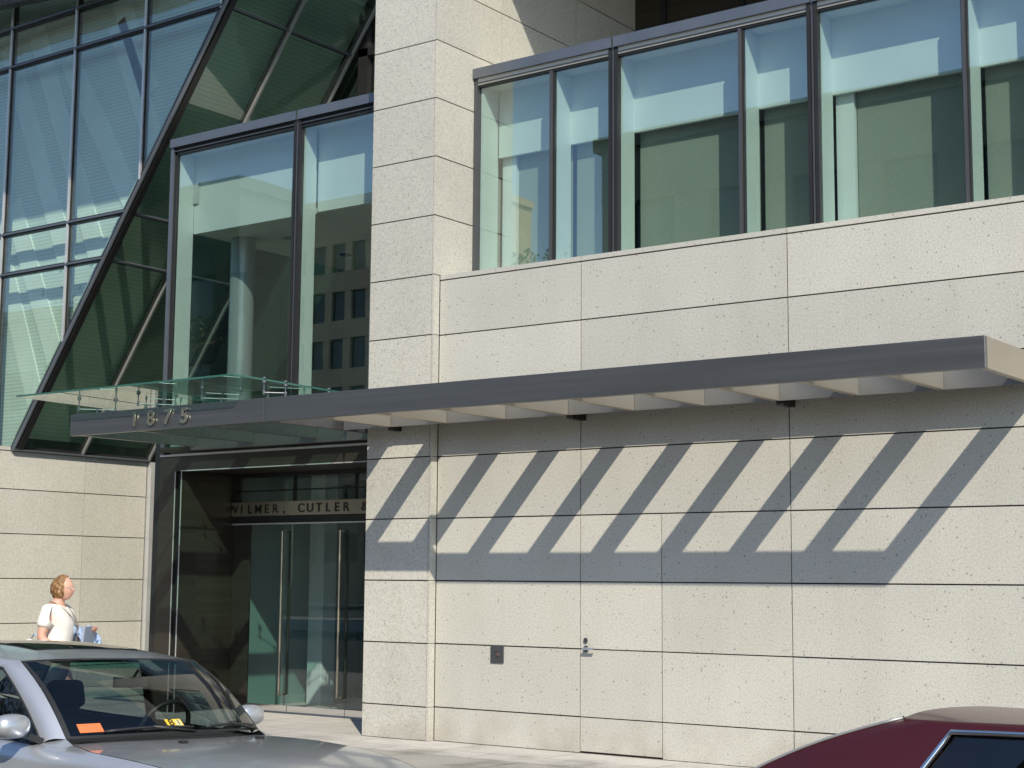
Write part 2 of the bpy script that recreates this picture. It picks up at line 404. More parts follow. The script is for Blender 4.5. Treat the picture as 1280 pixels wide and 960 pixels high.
for i in range(5):
    xa = thick[i]; xb = thick[i+1]
    tm = -.765 if i == 0 else xa+1.485
    thin_mullion(tm, 4.552, 6.774, sw)
    headrail((XI+.003 if i==0 else xa+.012), xb-.012, sw)
    for a,b in ((xa+.02 if i==0 else xa+.056, tm-.031),(tm+.031, xb-.056)):
        MB().box(a,b,YG-.006,YG+.006,4.552,6.774).build('pane', MT['glass'], sw)
    ea = xa-.004 if i == 0 else xa-.045
    fin(ea, (xa+.03 if i==0 else xa+.045), ZB, ZT, sw); fin(tm-.028, tm+.028, ZB, ZT, sw)
    # white transom panel behind the glass and the woven blind below it
    for a,b,k in ((xa+.045, tm-.028, 0),(tm+.028, xb-.045, 1)):
        MB().box(a,b,.895,.94,6.03,ZT-.002).build('transom_panel', MT['inwhite'], sw)
        s = .20 if (k==0 and i in (0,2)) else 0
        if s: MB().box(a,a+s-.012,.97,1.2,4.30,6.10).build('column_casing', MT['white'], sw)
        bl = MB().box(a+s,b,1.02,1.027,4.50,6.16).build('blind', MT['blind'], sw)
MB().box(XI+.003,9.1,YG+.03,1.3,6.83,6.862).build('ceiling_board', MT['inwhite'], sw)
MB().box(XI+.003,9.1,.565,1.3,4.44,4.50).build('sill_board', MT['white'], sw)
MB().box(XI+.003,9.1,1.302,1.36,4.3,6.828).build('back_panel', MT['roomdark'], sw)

# ------------------------------------------------------------------ glass box over the entrance
XB0 = -6.80
eb = empty('entrance_glass_box', 'tall glass box over the entrance with a steel column inside', 'glass bay', (-4.7,.6,2.86))
Z0B = 2.86
mb = MB(); mb.box(XB0,XB0+.055,YG-.055,YG+.03,Z0B,6.871,0); mb.box(XB0+.055,XB0+.10,YG-.03,YG+.02,Z0B,6.83,1)
mb.build('mullion', [MT['alu'], MT['black']], eb)
thick_mullion(-4.53, Z0B, 6.871, eb)
headrail(XB0, -4.545, eb); headrail(-4.515, XL-.003, eb)
MB().box(XB0+.10,-4.586,YG-.006,YG+.006,Z0B,6.774).build('pane', MT['glass'], eb)
MB().box(-4.474,XL-.003,YG-.006,YG+.006,Z0B,6.774).build('pane', MT['glass'], eb)
fin(XB0+.04, XB0+.10, Z0B, ZT, eb, .88); fin(-4.575, -4.485, Z0B, ZT, eb, .85)
MB().box(XB0+.10,-4.576,.885,.96,5.78,ZT-.002).build('header_panel', MT['inwhite'], eb)
MB().box(-4.484,XL-.01,.885,.96,5.78,ZT-.002).build('header_panel', MT['inwhite'], eb)
MB().box(XB0+.06,XL-.01,YG+.03,4.0,6.83,6.94).build('roof', MT['white'], eb)
cl = MB().box(XB0+.10,XL-.01,.962,3.86,5.79,5.86).build('ceiling', MT['ceil'], eb)
for x,y in ((-5.83,1.78),(-4.9,2.6),(-5.95,3.0)):
    MB().tube([(x,y,5.792),(x,y,5.778)], .085, 20).build('downlight', MT['black'], cl)
cb = MB(); cb.lathe([(.165,2.95),(.165,5.789)], (-6.40,1.50,0), 28); cb.build('column', MT['brushcol'], eb, smooth=True)
MB().box(XB0+.04,XL-.01,.50,4.0,2.88,2.95).build('floor', MT['darkpanel'], eb)
mb = MB(); mb.box(XB0+.04,XL-.01,3.9,4.0,2.95,6.82,0)
for x in (-6.0,-4.9,-3.8): mb.box(x-.04,x+.04,3.84,3.899,2.95,5.78,1)
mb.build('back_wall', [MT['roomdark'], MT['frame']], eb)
MB().box(XB0+.0,XB0+.035,.63,3.89,2.95,6.83).build('side_glass', MT['foldglass'], eb)
MB().box(-5.75,-5.45,3.3,3.6,2.95,5.788).build('pilaster', MT['white'], eb)
MB().box(XB0+.101,XB0+.19,.86,.895,6.18,6.46).build('bracket', MT['alulight'], eb)

# ------------------------------------------------------------------ entrance portal
YD = 1.50
po = empty('entrance_portal', 'dark bronze entrance portal with recessed glass doors', 'entrance', (-4.7,1.0,GZ))
XJ = -6.405
mb = MB(); mb.box(XB0,XL-.003,YG-.045,YG+.25,2.645,2.83,0); mb.box(XB0,XL-.003,YG-.06,YG-.046,2.833,2.858,1); mb.box(XB0,XL-.003,YG-.046,YG+.2,2.831,2.8595,0)
mb.box(XJ-.005,XL-.003,YG-.052,YG-.0455,2.640,2.652,1)
mb.build('lintel', [MT['dark'], MT['alulight']], po)
mb = MB(); mb.box(XB0,-6.51,YG-.045,YG+.25,GZ,2.644,0); mb.box(-6.509,XJ-.012,YG-.01,YG+.25,GZ,2.644,2); mb.box(-6.516,-6.504,YG-.052,YG-.0455,GZ,2.64,1); mb.box(XJ-.011,XJ,YG-.03,YG+.25,GZ,2.644,0); mb.box(XJ-.010,XJ-.001,YG-.04,YG-.0305,GZ,2.64,1)
mb.box(XB0-.13,XB0-.003,YG-.02,YG+.1,GZ,3.6,2)
mb.build('jamb', [MT['dark'], MT['alulight'], MT['black']], po)
MB().box(XJ-.1,XJ-.004,YG+.251,YD+.1,GZ,2.9).build('side_panel', MT['darkpanel'], po)
MB().box(XJ,XL-.003,YG+.251,YD+.08,2.655,2.70).build('soffit', MT['dark'], po)
XD1 = XL-.003
tr = MB(); 
for x in (-6.33,-5.339,-4.30,-3.3): tr.box(x-.014,x+.014,YD-.02,YD+.03,2.29,2.654)
tr.box(XJ,XD1,YD-.02,YD+.03,2.42,2.437); tr.box(XJ,XD1,YD-.03,YD+.03,2.60,2.654)
tm_ = tr.build('transom_frame', MT['black'], po)
for a,b in zip((-6.33,-5.339,-4.30),(-5.339,-4.30,-3.3)): MB().box(a+.015,b-.015,YD-.004,YD+.004,2.29,2.599).build('pane', MT['doorglass'], tm_)
nb = MB().box(XJ,XD1,YD-.06,YD+.05,2.105,2.285).build('name_band', MT['bronzeband'], po, bevel=.004)
def text_mesh(name, txt, size, mat, parent, mtx, ext=.006, sx=1, bold=0):
    cu = bpy.data.curves.new(name,'FONT'); cu.body = txt; cu.size = size; cu.extrude = ext; cu.align_x = 'CENTER'; cu.offset = bold; cu.space_character = 1
    t = bpy.data.objects.new(name+'_src', cu); COL.objects.link(t); bpy.context.view_layer.update()
    me = bpy.data.meshes.new_from_object(t.evaluated_get(bpy.context.evaluated_depsgraph_get()))
    bpy.data.objects.remove(t); me.name = name; me.materials.clear(); me.materials.append(mat)
    o = bpy.data.objects.new(name, me); COL.objects.link(o); o.parent = parent
    me.transform(mtx @ Matrix.Diagonal((sx,1,1,1)))
    if parent.name in WM: o.matrix_parent_inverse = WM[parent.name].inverted()
    return o
TXT = Matrix(((1,0,0,0),(0,0,-1,0),(0,1,0,0),(0,0,0,1)))   # text plane turned to face the street
def letters(word, x, pitch, size, z, y, mat, parent, name, bold=0):
    for i,ch in enumerate(word):
        if ch == ' ': continue
        text_mesh(name, ch, size, mat, parent, Matrix.Translation((x+i*pitch, y, z)) @ TXT, .004, 1.1, bold)
letters('WILMER, CUTLER &', -6.375, .151, .155, 2.140, YD-.063, MT['letter'], nb, 'letter', .002)
MB().box(XJ,XD1,YD-.02,YD+.03,2.01,2.104).build('door_head', MT['black'], po)
MB().box(XJ,XD1,YD-.045,YD-.0205,1.995,2.012).build('head_strip', MT['alulight'], po)
edges = [-6.10,-5.37,-4.40,-3.40]
MB().box(XJ,-6.105,YD-.02,YD+.02,GZ,2.009).build('side_post', MT['dark'], po)
for i,(a,b) in enumerate(zip(edges, edges[1:])):
    gd = MB().box(a+.004,b-.004,YD-.006,YD+.006,GZ+.09,2.008).build('glass_door', MT['doorglass'], po)
    MB().box(a+.004,b-.004,YD-.025,YD+.025,GZ+.012,GZ+.089).build('bottom_rail', MT['chrome'], gd)
    if i < 2:
        xh = b-.10 if i==0 else b-.09
        for s,yy in ((0,YD-.07),(1,YD+.07)):
            x = xh+ .105*0
            q = MB().tube([(x,YD+(.006 if s else -.006),1.90),(x,yy,1.905),(x,yy,-.13),(x,YD+(.006 if s else -.006),-.125)], .016, 10)
            q.build('pull_handle', MT['dark'] if s else MT['bronzeband'], gd)
MB().box(XJ,XD1,YD-.05,YD+.05,GZ+.001,GZ+.011).build('threshold', MT['alulight'], po)

# lobby seen through the doors
lb = MB(); lb.box(XJ-.09,XL-.1,5.6,5.7,GZ,2.8,0)
for x in (-6.3,-5.4,-4.5,-3.6): lb.box(x-.02,x+.02,5.55,5.599,GZ,2.8,1)
lb.box(XJ-.09,XL-.1,5.55,5.599,1.2,1.225,1)
MT['lobbywall'] = plain('pale_lobby_wall', (.34,.41,.41), .5, 0, .08, .6)
struct(lb.build('lobby_wall', [MT['lobbywall'], MT['black']]))
struct(MB().box(XJ-.09,XL-.1,YD+.101,5.6,2.72,2.80).build('lobby_ceiling', MT['ceil']))
struct(MB().box(XJ-.2,XJ-.09,YD+.101,5.7,GZ,2.8).build('lobby_side_wall', MT['lobbywall']))
for x,y,t in ((-6.0,2.75,'pale lobby pillar left of the glass doors'),(-5.2,4.3,'pale lobby pillar behind the right glass door')):
    o = MB().box(x-.13,x+.13,y-.13,y+.13,GZ,2.72).build('lobby_pillar', MT['white'], bevel=.01); tag(o, t, 'pillar', 'pillars in the lobby')
# ------------------------------------------------------------------ metal canopy
ZC0, ZC1 = 2.918, 3.165
mc = empty('metal_canopy', 'long brushed steel canopy of louvre blades carrying the street number over the pavement', 'canopy', (0,-.7,2.918))
YF = -1.40
MB().box(-2.999,4.585,YF,YF+.06,ZC0,ZC1).build('fascia', MT['steel'], mc, bevel=.004)
fa = MB().box(-6.125,-3.009,YF,YF+.06,ZC0,ZC1).build('fascia', MT['steel'], mc, bevel=.004)
MB().box(4.525,4.585,YF+.061,-.03,ZC0,ZC1).build('end_beam', MT['blade'], mc, bevel=.003)
for k in range(1,10):
    x = 4.585-.7598*k
    MB().box(x-.065,x,YF+.061,-.262,ZC0,ZC1).build('blade', MT['blade'], mc, bevel=.003)
mb = MB(); mb.box(-2.93,4.524,-.26,-.245,ZC0,ZC1); mb.box(-2.93,4.524,-.2449,-.115,ZC1-.02,ZC1); mb.box(XI+.01,4.524,-.1149,-.006,ZC1-.02,ZC1)
mb.build('wall_beam', MT['beam'], mc)
for x in (-2.27,0.03,2.30): MB().box(x-.035,x+.035,-.24,-.104 if x<-1.8 else -.002,ZC0-.035,ZC0+.06).build('wall_bracket', MT['black'], mc)
for x in (-6.125,-5.09,-4.05,-3.075):
    MB().box(x,x+.06,YF+.061,.44,ZC0+.012,ZC1-.006).build('cross_beam', MT['steel'], mc, bevel=.003)
MB().box(-6.125,-2.76,.441,.50,ZC0-.03,ZC1-.01).build('rear_beam', MT['steel'], mc)
letters('I875', -5.0, .268, .225, 2.972, YF-.016, MT['numeral'], fa, 'numeral', .006)
# canopy glass
gc = empty('glass_canopy', 'clear green glass sheet held on steel fittings above the entrance canopy', 'glass canopy', (-5,-.6,3.165))
def tilt(y): return 3.385-.012*(y+1.66)
for a,b in ((-6.80,-5.16),(-5.15,-3.20)):
    mb = MB(); y0,y1 = -1.66,.46
    P = [(a,y0,tilt(y0)),(b,y0,tilt(y0)),(b,y1,tilt(y1)),(a,y1,tilt(y1))]; Q = [(x,y,z+.02) for x,y,z in P]
    mb.face(P[::-1],0); mb.face(Q,0)
    for i in range(4): j=(i+1)%4; mb.face([P[i],P[j],Q[j],Q[i]],1)
    mb.build('glass_sheet', [MT['canglass'], MT['glassedge']], gc)
for x in (-6.095,-5.06,-4.02,-3.045):
    for y in (-1.05,-.05):
        mb = MB(); zt = tilt(y)
        mb.tube([(x,y,ZC1-.006),(x,y,ZC1+.075)], .010, 10); mb.tube([(x,y,ZC1+.075),(x,y,ZC1+.10)], .017, 12)
        for s in (-1,1):
            mb.tube([(x,y,ZC1+.088),(x+s*.13 if x<-3.2 else x-.16,y+s*.16,ZC1+.088)], .006, 8)
            px = (x+s*.13 if x<-3.2 else x-.16); py = y+s*.16
            mb.tube([(px,py,ZC1+.06),(px,py,tilt(py)-.002)], .007, 8); mb.tube([(px,py,tilt(py)-.022),(px,py,tilt(py)-.001)], .022, 12)
            mb.tube([(px,py,ZC1+.07),(px,py,ZC1+.11)], .014, 10); mb.tube([(px,py,tilt(py)+.021),(px,py,tilt(py)+.036)], .020, 12)
        mb.build('spider_fitting', MT['alu'], gc)

# ------------------------------------------------------------------ left: granite base wall and slanting glass atrium
XW = -10.90; YC = 1.34; K = .713; Z0F = 3.184
def XD(z): return -10.88 + K*(z-Z0F)
bw = empty('granite_base_wall', 'sunlit granite wall under the slanting glass with people passing in front', 'wall', (XW-.2,1,GZ))
mb = MB(); panels(mb, (XW,0,0), (0,1,0), [-3.55,-2.0,-.45,1.10,2.65,3.86], [GZ]+[k*H-.015 for k in range(5)]+[3.145], (1,0,0))
mb.box(XW-.4,XW-.027,-3.5,3.86,GZ,3.13,1); mb.build('wall', SJ, bw)
MB().box(XW-.45,XW+.012,-3.55,YC-.07,3.15,3.20).build('coping', MT['stone'], bw)
at = empty('glass_atrium', 'slanting green glass atrium with gridded curtain wall beside the entrance', 'atrium', (-10,3,3.2))
ZTOP = 12.2
zsl = [3.2,5.81,6.43,9.05,9.67,12.2]
xsl = [-9.85-1.545*k for k in range(9,-1,-1)]+[-8.305,-6.76,-5.215]
def clip(poly, off=0):
    """keep x <= XD(z)+off"""
    out = []
    f = lambda p: p[0]-(XD(p[1])+off)
    for i in range(len(poly)):
        a, b = poly[i], poly[(i+1)%len(poly)]; fa_, fb_ = f(a), f(b)
        if fa_ <= 0: out.append(a)
        if fa_*fb_ < 0: t = fa_/(fa_-fb_); out.append((a[0]+(b[0]-a[0])*t, a[1]+(b[1]-a[1])*t))
    return out
for i in range(len(xsl)-1):
    for j in range(len(zsl)-1):
        q = clip([(xsl[i]+.02,zsl[j]+.02),(xsl[i+1]-.02,zsl[j]+.02),(xsl[i+1]-.02,zsl[j+1]-.02),(xsl[i]+.02,zsl[j+1]-.02)], -.03)
        if len(q) >= 3 and xsl[i+1] > -16: MB().prism(q, lambda p:(p[0],YC+.006,p[1]), lambda p:(p[0],YC-.006,p[1])).build('curtain_pane', MT['curtglass'], at)
for x in xsl[:-1]:
    zb = max(3.2, Z0F+(x+10.88)/K+.05)
    if zb < ZTOP and x > -18:
        mb = MB(); mb.box(x-.029,x+.029,YC-.02,YC+.06,zb,ZTOP,1); mb.box(x-.018,x+.018,YC-.045,YC-.0205,zb,ZTOP,0)
        mb.build('mullion', [MT['alulight'], MT['black']], at)
for z in zsl[1:-1]:
    mb = MB(); xe = XD(z)-.03
    mb.box(-18,xe,YC-.02,YC+.06,z-.035,z+.035,1); mb.box(-18,xe,YC-.055,YC-.0205,z-.014,z+.014,0); mb.box(-18,xe,YC-.035,YC-.0202,z-.035,z-.0145,1); mb.box(-18,xe,YC-.035,YC-.0202,z+.0145,z+.035,1)
    mb.build('transom', [MT['alu'], MT['black']], at)
# the sloping edge where the curtain wall meets the leaning glass
def on_edge(z, dx=0, y=YC): return (XD(z)+dx, y, z)
mb = MB(); mb.tube([on_edge(3.14,.01,YC-.03), on_edge(ZTOP,.01,YC-.03)], .030, 14, 0)
mb.bar(on_edge(3.16,-.05,YC-.01), on_edge(ZTOP,-.05,YC-.01), .04,.05,(0,1,0),1); mb.bar(on_edge(3.16,.035,YC+.05), on_edge(ZTOP,.035,YC+.05), .05,.09,(0,1,0),1)
mb.build('edge_tube', [MT['alu'], MT['black']], at)
# leaning glass: runs back from the edge
FN = Vector((1,0,-K)).normalized()
def onf(y, z, d=0): 
    p = Vector((XD(z), y, z)); return p + FN*d
ys = [YC+.06, 2.54, 3.87]
for i in range(2):
    for j in range(len(zsl)-1):
        a,b,c,d = ys[i]+.02, ys[i+1]-.02, zsl[j]+.02, zsl[j+1]-.02
        mb = MB(); mb.prism([(a,c),(b,c),(b,d),(a,d)], lambda p: onf(p[0],p[1],-.006), lambda p: onf(p[0],p[1],.006)); mb.build('leaning_pane', MT['foldglass'], at)
for y in (2.54,3.85):
    mb = MB(); mb.bar(onf(y,3.18,.03), onf(y,ZTOP,.03), .03,.05,FN,0); mb.bar(onf(y,3.18,-.03), onf(y,ZTOP,-.03), .055,.06,FN,1)
    mb.build('sloping_mullion', [MT['alumid'], MT['black']], at)
for z in (5.81,6.43,9.05):
    mb = MB(); mb.bar(onf(YC+.06,z,.02), onf(3.87,z,.02), .03,.05,FN,0); mb.bar(onf(YC+.06,z-.02,-.02), onf(3.87,z-.02,-.02), .04,.05,FN,1)
    mb.build('sloping_transom', [MT['alu'], MT['black']], at)
mb = MB(); mb.box(XW-.02,XW+.07,YC-.06,3.86,3.146,3.172,0); mb.box(XW-.02,XW+.05,YC-.05,3.86,3.1725,3.21,1); mb.build('sill', [MT['alu'], MT['black']], at)
# screens behind the glass
q = clip([(-24,3.25),(-4,3.25),(-4,ZTOP),(-24,ZTOP)], -.34)
MB().prism(q, lambda p:(p[0],YC+.30,p[1]), lambda p:(p[0],YC+.28,p[1])).build('fritted_screen', MT['frit'], at)
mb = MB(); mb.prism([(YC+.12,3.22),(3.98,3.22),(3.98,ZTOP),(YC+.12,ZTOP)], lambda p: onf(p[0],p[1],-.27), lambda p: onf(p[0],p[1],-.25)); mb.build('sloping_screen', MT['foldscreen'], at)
MT['band'] = lined('painted_light_streak', (.84,.88,.84), (.74,.80,.77), .055, share=.3)  # painted light: pale strips stand in for streaks of bounced sunlight
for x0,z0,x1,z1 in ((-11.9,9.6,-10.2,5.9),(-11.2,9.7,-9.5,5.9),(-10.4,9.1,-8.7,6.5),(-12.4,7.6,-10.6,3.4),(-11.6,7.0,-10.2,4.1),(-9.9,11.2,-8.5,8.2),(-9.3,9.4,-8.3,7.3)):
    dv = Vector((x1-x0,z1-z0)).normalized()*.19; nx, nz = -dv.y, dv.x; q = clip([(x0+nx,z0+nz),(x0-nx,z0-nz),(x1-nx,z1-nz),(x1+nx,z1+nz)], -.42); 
    if len(q) > 2: MB().prism(q, lambda p:(p[0],YC+.278,p[1]), lambda p:(p[0],YC+.262,p[1])).build('light_streak_band', MT['band'], at)
MB().bar((-13.2,1.02,10.20),(-9.0,1.02,9.86), .16,.30,(0,0,1)).build('sloping_beam', MT['frame'], at)
# rear glazed wall
pol = [(XD(3.2)+.05,GZ),(XL-.03,GZ),(XL-.03,ZTOP),(XD(ZTOP)+.05,ZTOP)]
pol = [(XW,GZ),(XL-.03,GZ),(XL-.03,ZTOP),(XD(ZTOP)+.05,ZTOP),(XD(3.2)+.05,3.2)]
MB().prism(pol, lambda p:(p[0],4.012,p[1]), lambda p:(p[0],4.0,p[1])).build('rear_pane', MT['foldglass'], at)
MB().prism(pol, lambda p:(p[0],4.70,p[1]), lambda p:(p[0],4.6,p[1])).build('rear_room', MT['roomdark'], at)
MB().box(XW-.01,XW+.09,3.87,3.995,GZ,3.14).build('corner_post', MT['alulight'], at)
mb = MB()
for z in (.65,1.3,1.95,2.6): mb.box(XW+.09,XB0-.2,3.96,3.999,z-.012,z+.012,1)
mb.box(XW+.0901,XW+.12,3.97,3.999,GZ,3.14,1); mb.build('strip_frame', [MT['alulight'], MT['black']], at); mb = MB()
for x in (-6.5,-5.2,-4.1,-3.2): mb.box(x-.09,x+.09,3.90,3.999,6.95,ZTOP,1)
mb.box(-6.6,XL-.03,3.90,3.998,7.9,8.1,1); mb.box(-6.6,XL-.03,3.90,3.998,9.0,9.12,1)
mb.build('rear_frame', [MT['alulight'], MT['black']], at)
MB().box(-26,-4.7,-2.2,5,11.2,12.2).build('roof_overhang', MT['ceil'], at)
mb = MB(); mb.box(-26,-3,4.72,4.8,GZ,12.1); mb.box(-26.1,-26,1.5,4.8,GZ,12.1); mb.build('inner_wall', MT['roomdark'], at)
# ------------------------------------------------------------------ cars
def lerp(a,b,t): return a+(b-a)*t
def V3(a,b,t): return Vector(a).lerp(Vector(b),t)
def pl(tab, x):
    """piecewise smooth interpolation through (x, value)"""
    tab = sorted(tab)
    if x <= tab[0][0]: return tab[0][1]
    for i in range(len(tab)-1):
        (x0,v0),(x1,v1) = tab[i],tab[i+1]
        if x <= x1:
            t = (x-x0)/(x1-x0)
            m0 = (tab[i+1][1]-tab[i-1][1])/(tab[i+1][0]-tab[i-1][0]) if i>0 else (v1-v0)/(x1-x0)
            m1 = (tab[i+2][1]-tab[i][1])/(tab[i+2][0]-tab[i][0]) if i+2<len(tab) else (v1-v0)/(x1-x0)
            h = x1-x0
            return (2*t**3-3*t*t+1)*v0+(t**3-2*t*t+t)*h*m0+(-2*t**3+3*t*t)*v1+(t**3-t*t)*h*m1
    return tab[-1][1]
def paint(name, col, metal, rough=.32, coat=1):
    m, nt, out = newmat(name)
    b = N(nt,'ShaderNodeBsdfPrincipled', Roughness=rough, Metallic=metal); b.inputs['Base Color'].default_value = (*col,1)
    b.inputs['Coat Weight'].default_value = coat; b.inputs['Coat Roughness'].default_value = .04
    tc = N(nt,'ShaderNodeTexCoord'); n1 = N(nt,'ShaderNodeTexNoise', Scale=900.0); L(nt, tc.outputs['Object'], n1.inputs['Vector'])
    n2 = N(nt,'ShaderNodeTexNoise', Scale=2.5, Detail=6.0); L(nt, tc.outputs['Object'], n2.inputs['Vector'])
    r = ramp(nt, [(.3,(.94,.94,.94)),(.7,(1.05,1.05,1.05))]); L(nt, n1.outputs[0], r.inputs[0])
    d = ramp(nt, [(.35,(1,1,1)),(.75,(.90,.885,.86))]); L(nt, n2.outputs[0], d.inputs[0])
    c = mixc(nt,'MULTIPLY',1.0, col, r.outputs[0]); c = mixc(nt,'MULTIPLY',1.0, c, d.outputs[0]); L(nt, c, b.inputs['Base Color'])
    rr = N(nt,'ShaderNodeMapRange'); rr.inputs[3].default_value = .02; rr.inputs[4].default_value = .13; L(nt, n2.outputs[0], rr.inputs[0]); L(nt, rr.outputs[0], b.inputs['Coat Roughness'])
    L(nt, b.outputs[0], out.inputs[0]); return m
MT['silver'] = paint('silver_paint', (.52,.545,.585), .6, .34)
MT['maroon'] = paint('maroon_paint', (.050,.0035,.004), .1, .35, .4)
MT['carglass'] = glass('car_glass', (.62,.70,.665), .055, 0)
MT['carside'] = glass('dark_side_glass', (.30,.36,.38), .06, 0)
MT['shade'] = glass('windscreen_shade_band', (.22,.55,.50), .05, 0)
MT['trim'] = plain('black_trim', (.018,.018,.019), .45)
MT['tyre'] = plain('tyre_rubber', (.02,.02,.02), .8)
MT['inter'] = plain('charcoal_interior', (.028,.029,.031), .75)
MT['liner'] = plain('grey_headliner', (.20,.20,.19), .9)
MT['lamp'] = plain('clear_lamp', (.6,.62,.63), .1)
MT['redlamp'] = plain('red_lamp', (.25,.01,.01), .15)

def car(root, P, body, side_trim):
    hw = P['hw']; nose, tail = P['nose'], P['tail']; fx, rx = P['axles']; wr = P['wr']
    wx = lambda x: pl(P['width'], x)
    def cowl(y): s = (y/P['A0'][1])**2; return Vector((P['cowlc'][0]*(1-s)+P['A0'][0]*s, y, P['cowlc'][2]*(1-s)+P['A0'][2]*s))
    def wtop(u): s = u*u; A,Cc = P['A1'],P['topc']; return Vector((Cc[0]*(1-s)+A[0]*s, u*A[1], Cc[2]*(1-s)+A[2]*s))
    def rtop(u): s = u*u; A,Cc = P['C1'],P['rtopc']; return Vector((Cc[0]*(1-s)+A[0]*s, u*A[1], Cc[2]*(1-s)+A[2]*s))
    def rbase(u): s = u*u; A,Cc = P['C0'],P['rbasec']; return Vector((Cc[0]*(1-s)+A[0]*s, u*A[1], Cc[2]*(1-s)+A[2]*s))
    def ws(u,v,d=0):
        a, b = cowl(u*P['A0'][1]), wtop(u); p = a.lerp(b, v); n = Vector((.55,0,.83)); return p + n*(P['wsb']*math.sin(math.pi*v)+d)
    def rw(u,v,d=0):
        p = rbase(u).lerp(rtop(u), v); n = Vector((-.45,0,.89)); return p + n*(.03*math.sin(math.pi*v)+d)
    def rail(v):   # roof edge from A1 to C1, +y side
        t = v; m = Vector(P['railm']); return (1-t)**2*Vector(P['A1'])+2*t*(1-t)*m+t*t*Vector(P['C1'])
    def roof(u,v,d=0):
        e = rail(v); s = u*u; s2 = s*s*.5+s*.5
        cx = lerp(P['topc'][0],P['rtopc'][0],v); cz = lerp(P['topc'][2],P['rtopc'][2],v)+P['crown']*4*v*(1-v)
        return Vector((cx*(1-s)+e.x*s, u*e.y, cz*(1-s2)+e.z*s2+d))
    lin = lambda n,a=-1,b=1: [a+(b-a)*i/n for i in range(n+1)]
    # body sides
    def hoff(x): return lerp(P['hoff'][0],P['hoff'][1],min(1,max(0,(x-.05)/.30)))
    def belt(x): return Vector((x, pl(P['belty'],x), pl(P['beltz'],x)))
    def prof(x):
        f = wx(x); b = belt(x); zs = pl(P['shz'],x); arch = .22
        for ax in (fx,rx):
            d = abs(x-ax); R_ = wr+.055
            if d < R_: arch = max(arch, wr+math.sqrt(R_*R_-d*d))
        top = Vector((x,b.y-(hoff(x)-.008 if x>0 else .067),b.z+.012)) if (x > P['A0'][0]+.03 or x < P['C0'][0]-.06) else b
        pts = [top, b, Vector((x,lerp(b.y,hw*f,.62),lerp(b.z,zs,.25))), Vector((x,hw*f*.965,zs)), Vector((x,hw*f,zs-.16)), Vector((x,hw*f,max(.52,arch+.02))), Vector((x,hw*f*.99,max(.36,arch+.01))), Vector((x,hw*f*.95,arch))]
        return pts
    xs = [tail+(nose-tail)*i/120 for i in range(121)]
    for s in (1,-1):
        mb = MB(); mb.grid([[ (p.x,s*p.y,p.z) for p in prof(x)] for x in xs], 0, flip=(s<0))
        mb.build('body_side', body, root, smooth=True, local=True)
    for xe,fl in ((nose,True),(tail,False)):
        mb = MB(); p = prof(xe); rows = [[(q.x+(.05 if fl else -.05)*(1-(k/6)**2), q.y*k/6, q.z+ (.02*(1-(k/6)**2) if j==0 else 0)) for k in range(-6,7)] for j,q in enumerate(p)]
        mb.grid(rows, 0, flip=fl)
        mb.build('bumper', body, root, smooth=True, local=True)
    # bonnet
    def hood(u,v):
        y = u*P['hoody']; c = cowl(max(-P['A0'][1],min(P['A0'][1],y))); x = lerp(c.x+.018, nose+.03*(1-u*u), v)
        e = belt(x); zc = pl(P['hoodz'],x); s = u*u
        return Vector((x, u*(e.y-hoff(x)), zc*(1-s)+(e.z+.013)*s))
    mb = MB(); mb.grid([[hood(u,v) for u in lin(24)] for v in lin(24,0,1)], 0, flip=True); mb.build('bonnet', body, root, smooth=True, local=True)
    mb = MB(); mb.grid([[ (cowl(u*P['A0'][1])+Vector((.045-.10*k,0,-.012-.012*k))) for k in (0,1)] for u in lin(20)], 0, flip=True); mb.build('scuttle', MT['trim'], root, local=True)
    # boot
    def boot(u,v):
        b = rbase(u*.98); x = lerp(b.x-.03, tail, v); e = belt(x); s=u*u; zc = pl(P['bootz'],x)
        return Vector((x, u*(e.y-.075), zc*(1-s)+(e.z+.008)*s))
    mb = MB(); mb.grid([[boot(u,v) for u in lin(20)] for v in lin(12,0,1)], 0); mb.build('boot_lid', body, root, smooth=True, local=True)
    # windscreen with black edge, shade band
    def sheet_(fn, nu, nv, mats, name, edge=(0,0,0,0), flip=False, band=None):
        mb = MB(); us, vs = lin(nu), lin(nv,0,1)
        for j in range(nv):
            for i in range(nu):
                q = [fn(us[i],vs[j]),fn(us[i+1],vs[j]),fn(us[i+1],vs[j+1]),fn(us[i],vs[j+1])]
                mi = 1 if (i<edge[0] or i>=nu-edge[0] or j<edge[1] or j>=nv-edge[2]) else 0
                if mi==0 and band and vs[j] >= band: mi = 2
                mb.face(q[::-1] if flip else q, mi)
        return mb.build(name, mats, root, smooth=True, local=True)
    wsx = sheet_(ws, 56, 40, [MT['carglass'],MT['trim'],MT['shade']], 'windscreen', (1,1,1), band=.82)
    sheet_(rw, 30, 16, [MT['carglass'],MT['trim']], 'rear_window', (1,1,1), flip=True)
    mb = MB(); mb.grid([[roof(u,v) for u in lin(24)] for v in lin(24,0,1)], 0, flip=False); ro = mb.build('roof', body, root, smooth=True, local=True)
    mb = MB(); mb.grid([[roof(u*.95,v,-.03) for u in lin(12)] for v in lin(12,.02,.98)], 0, flip=True); mb.build('headliner', MT['liner'], root, smooth=True, local=True)
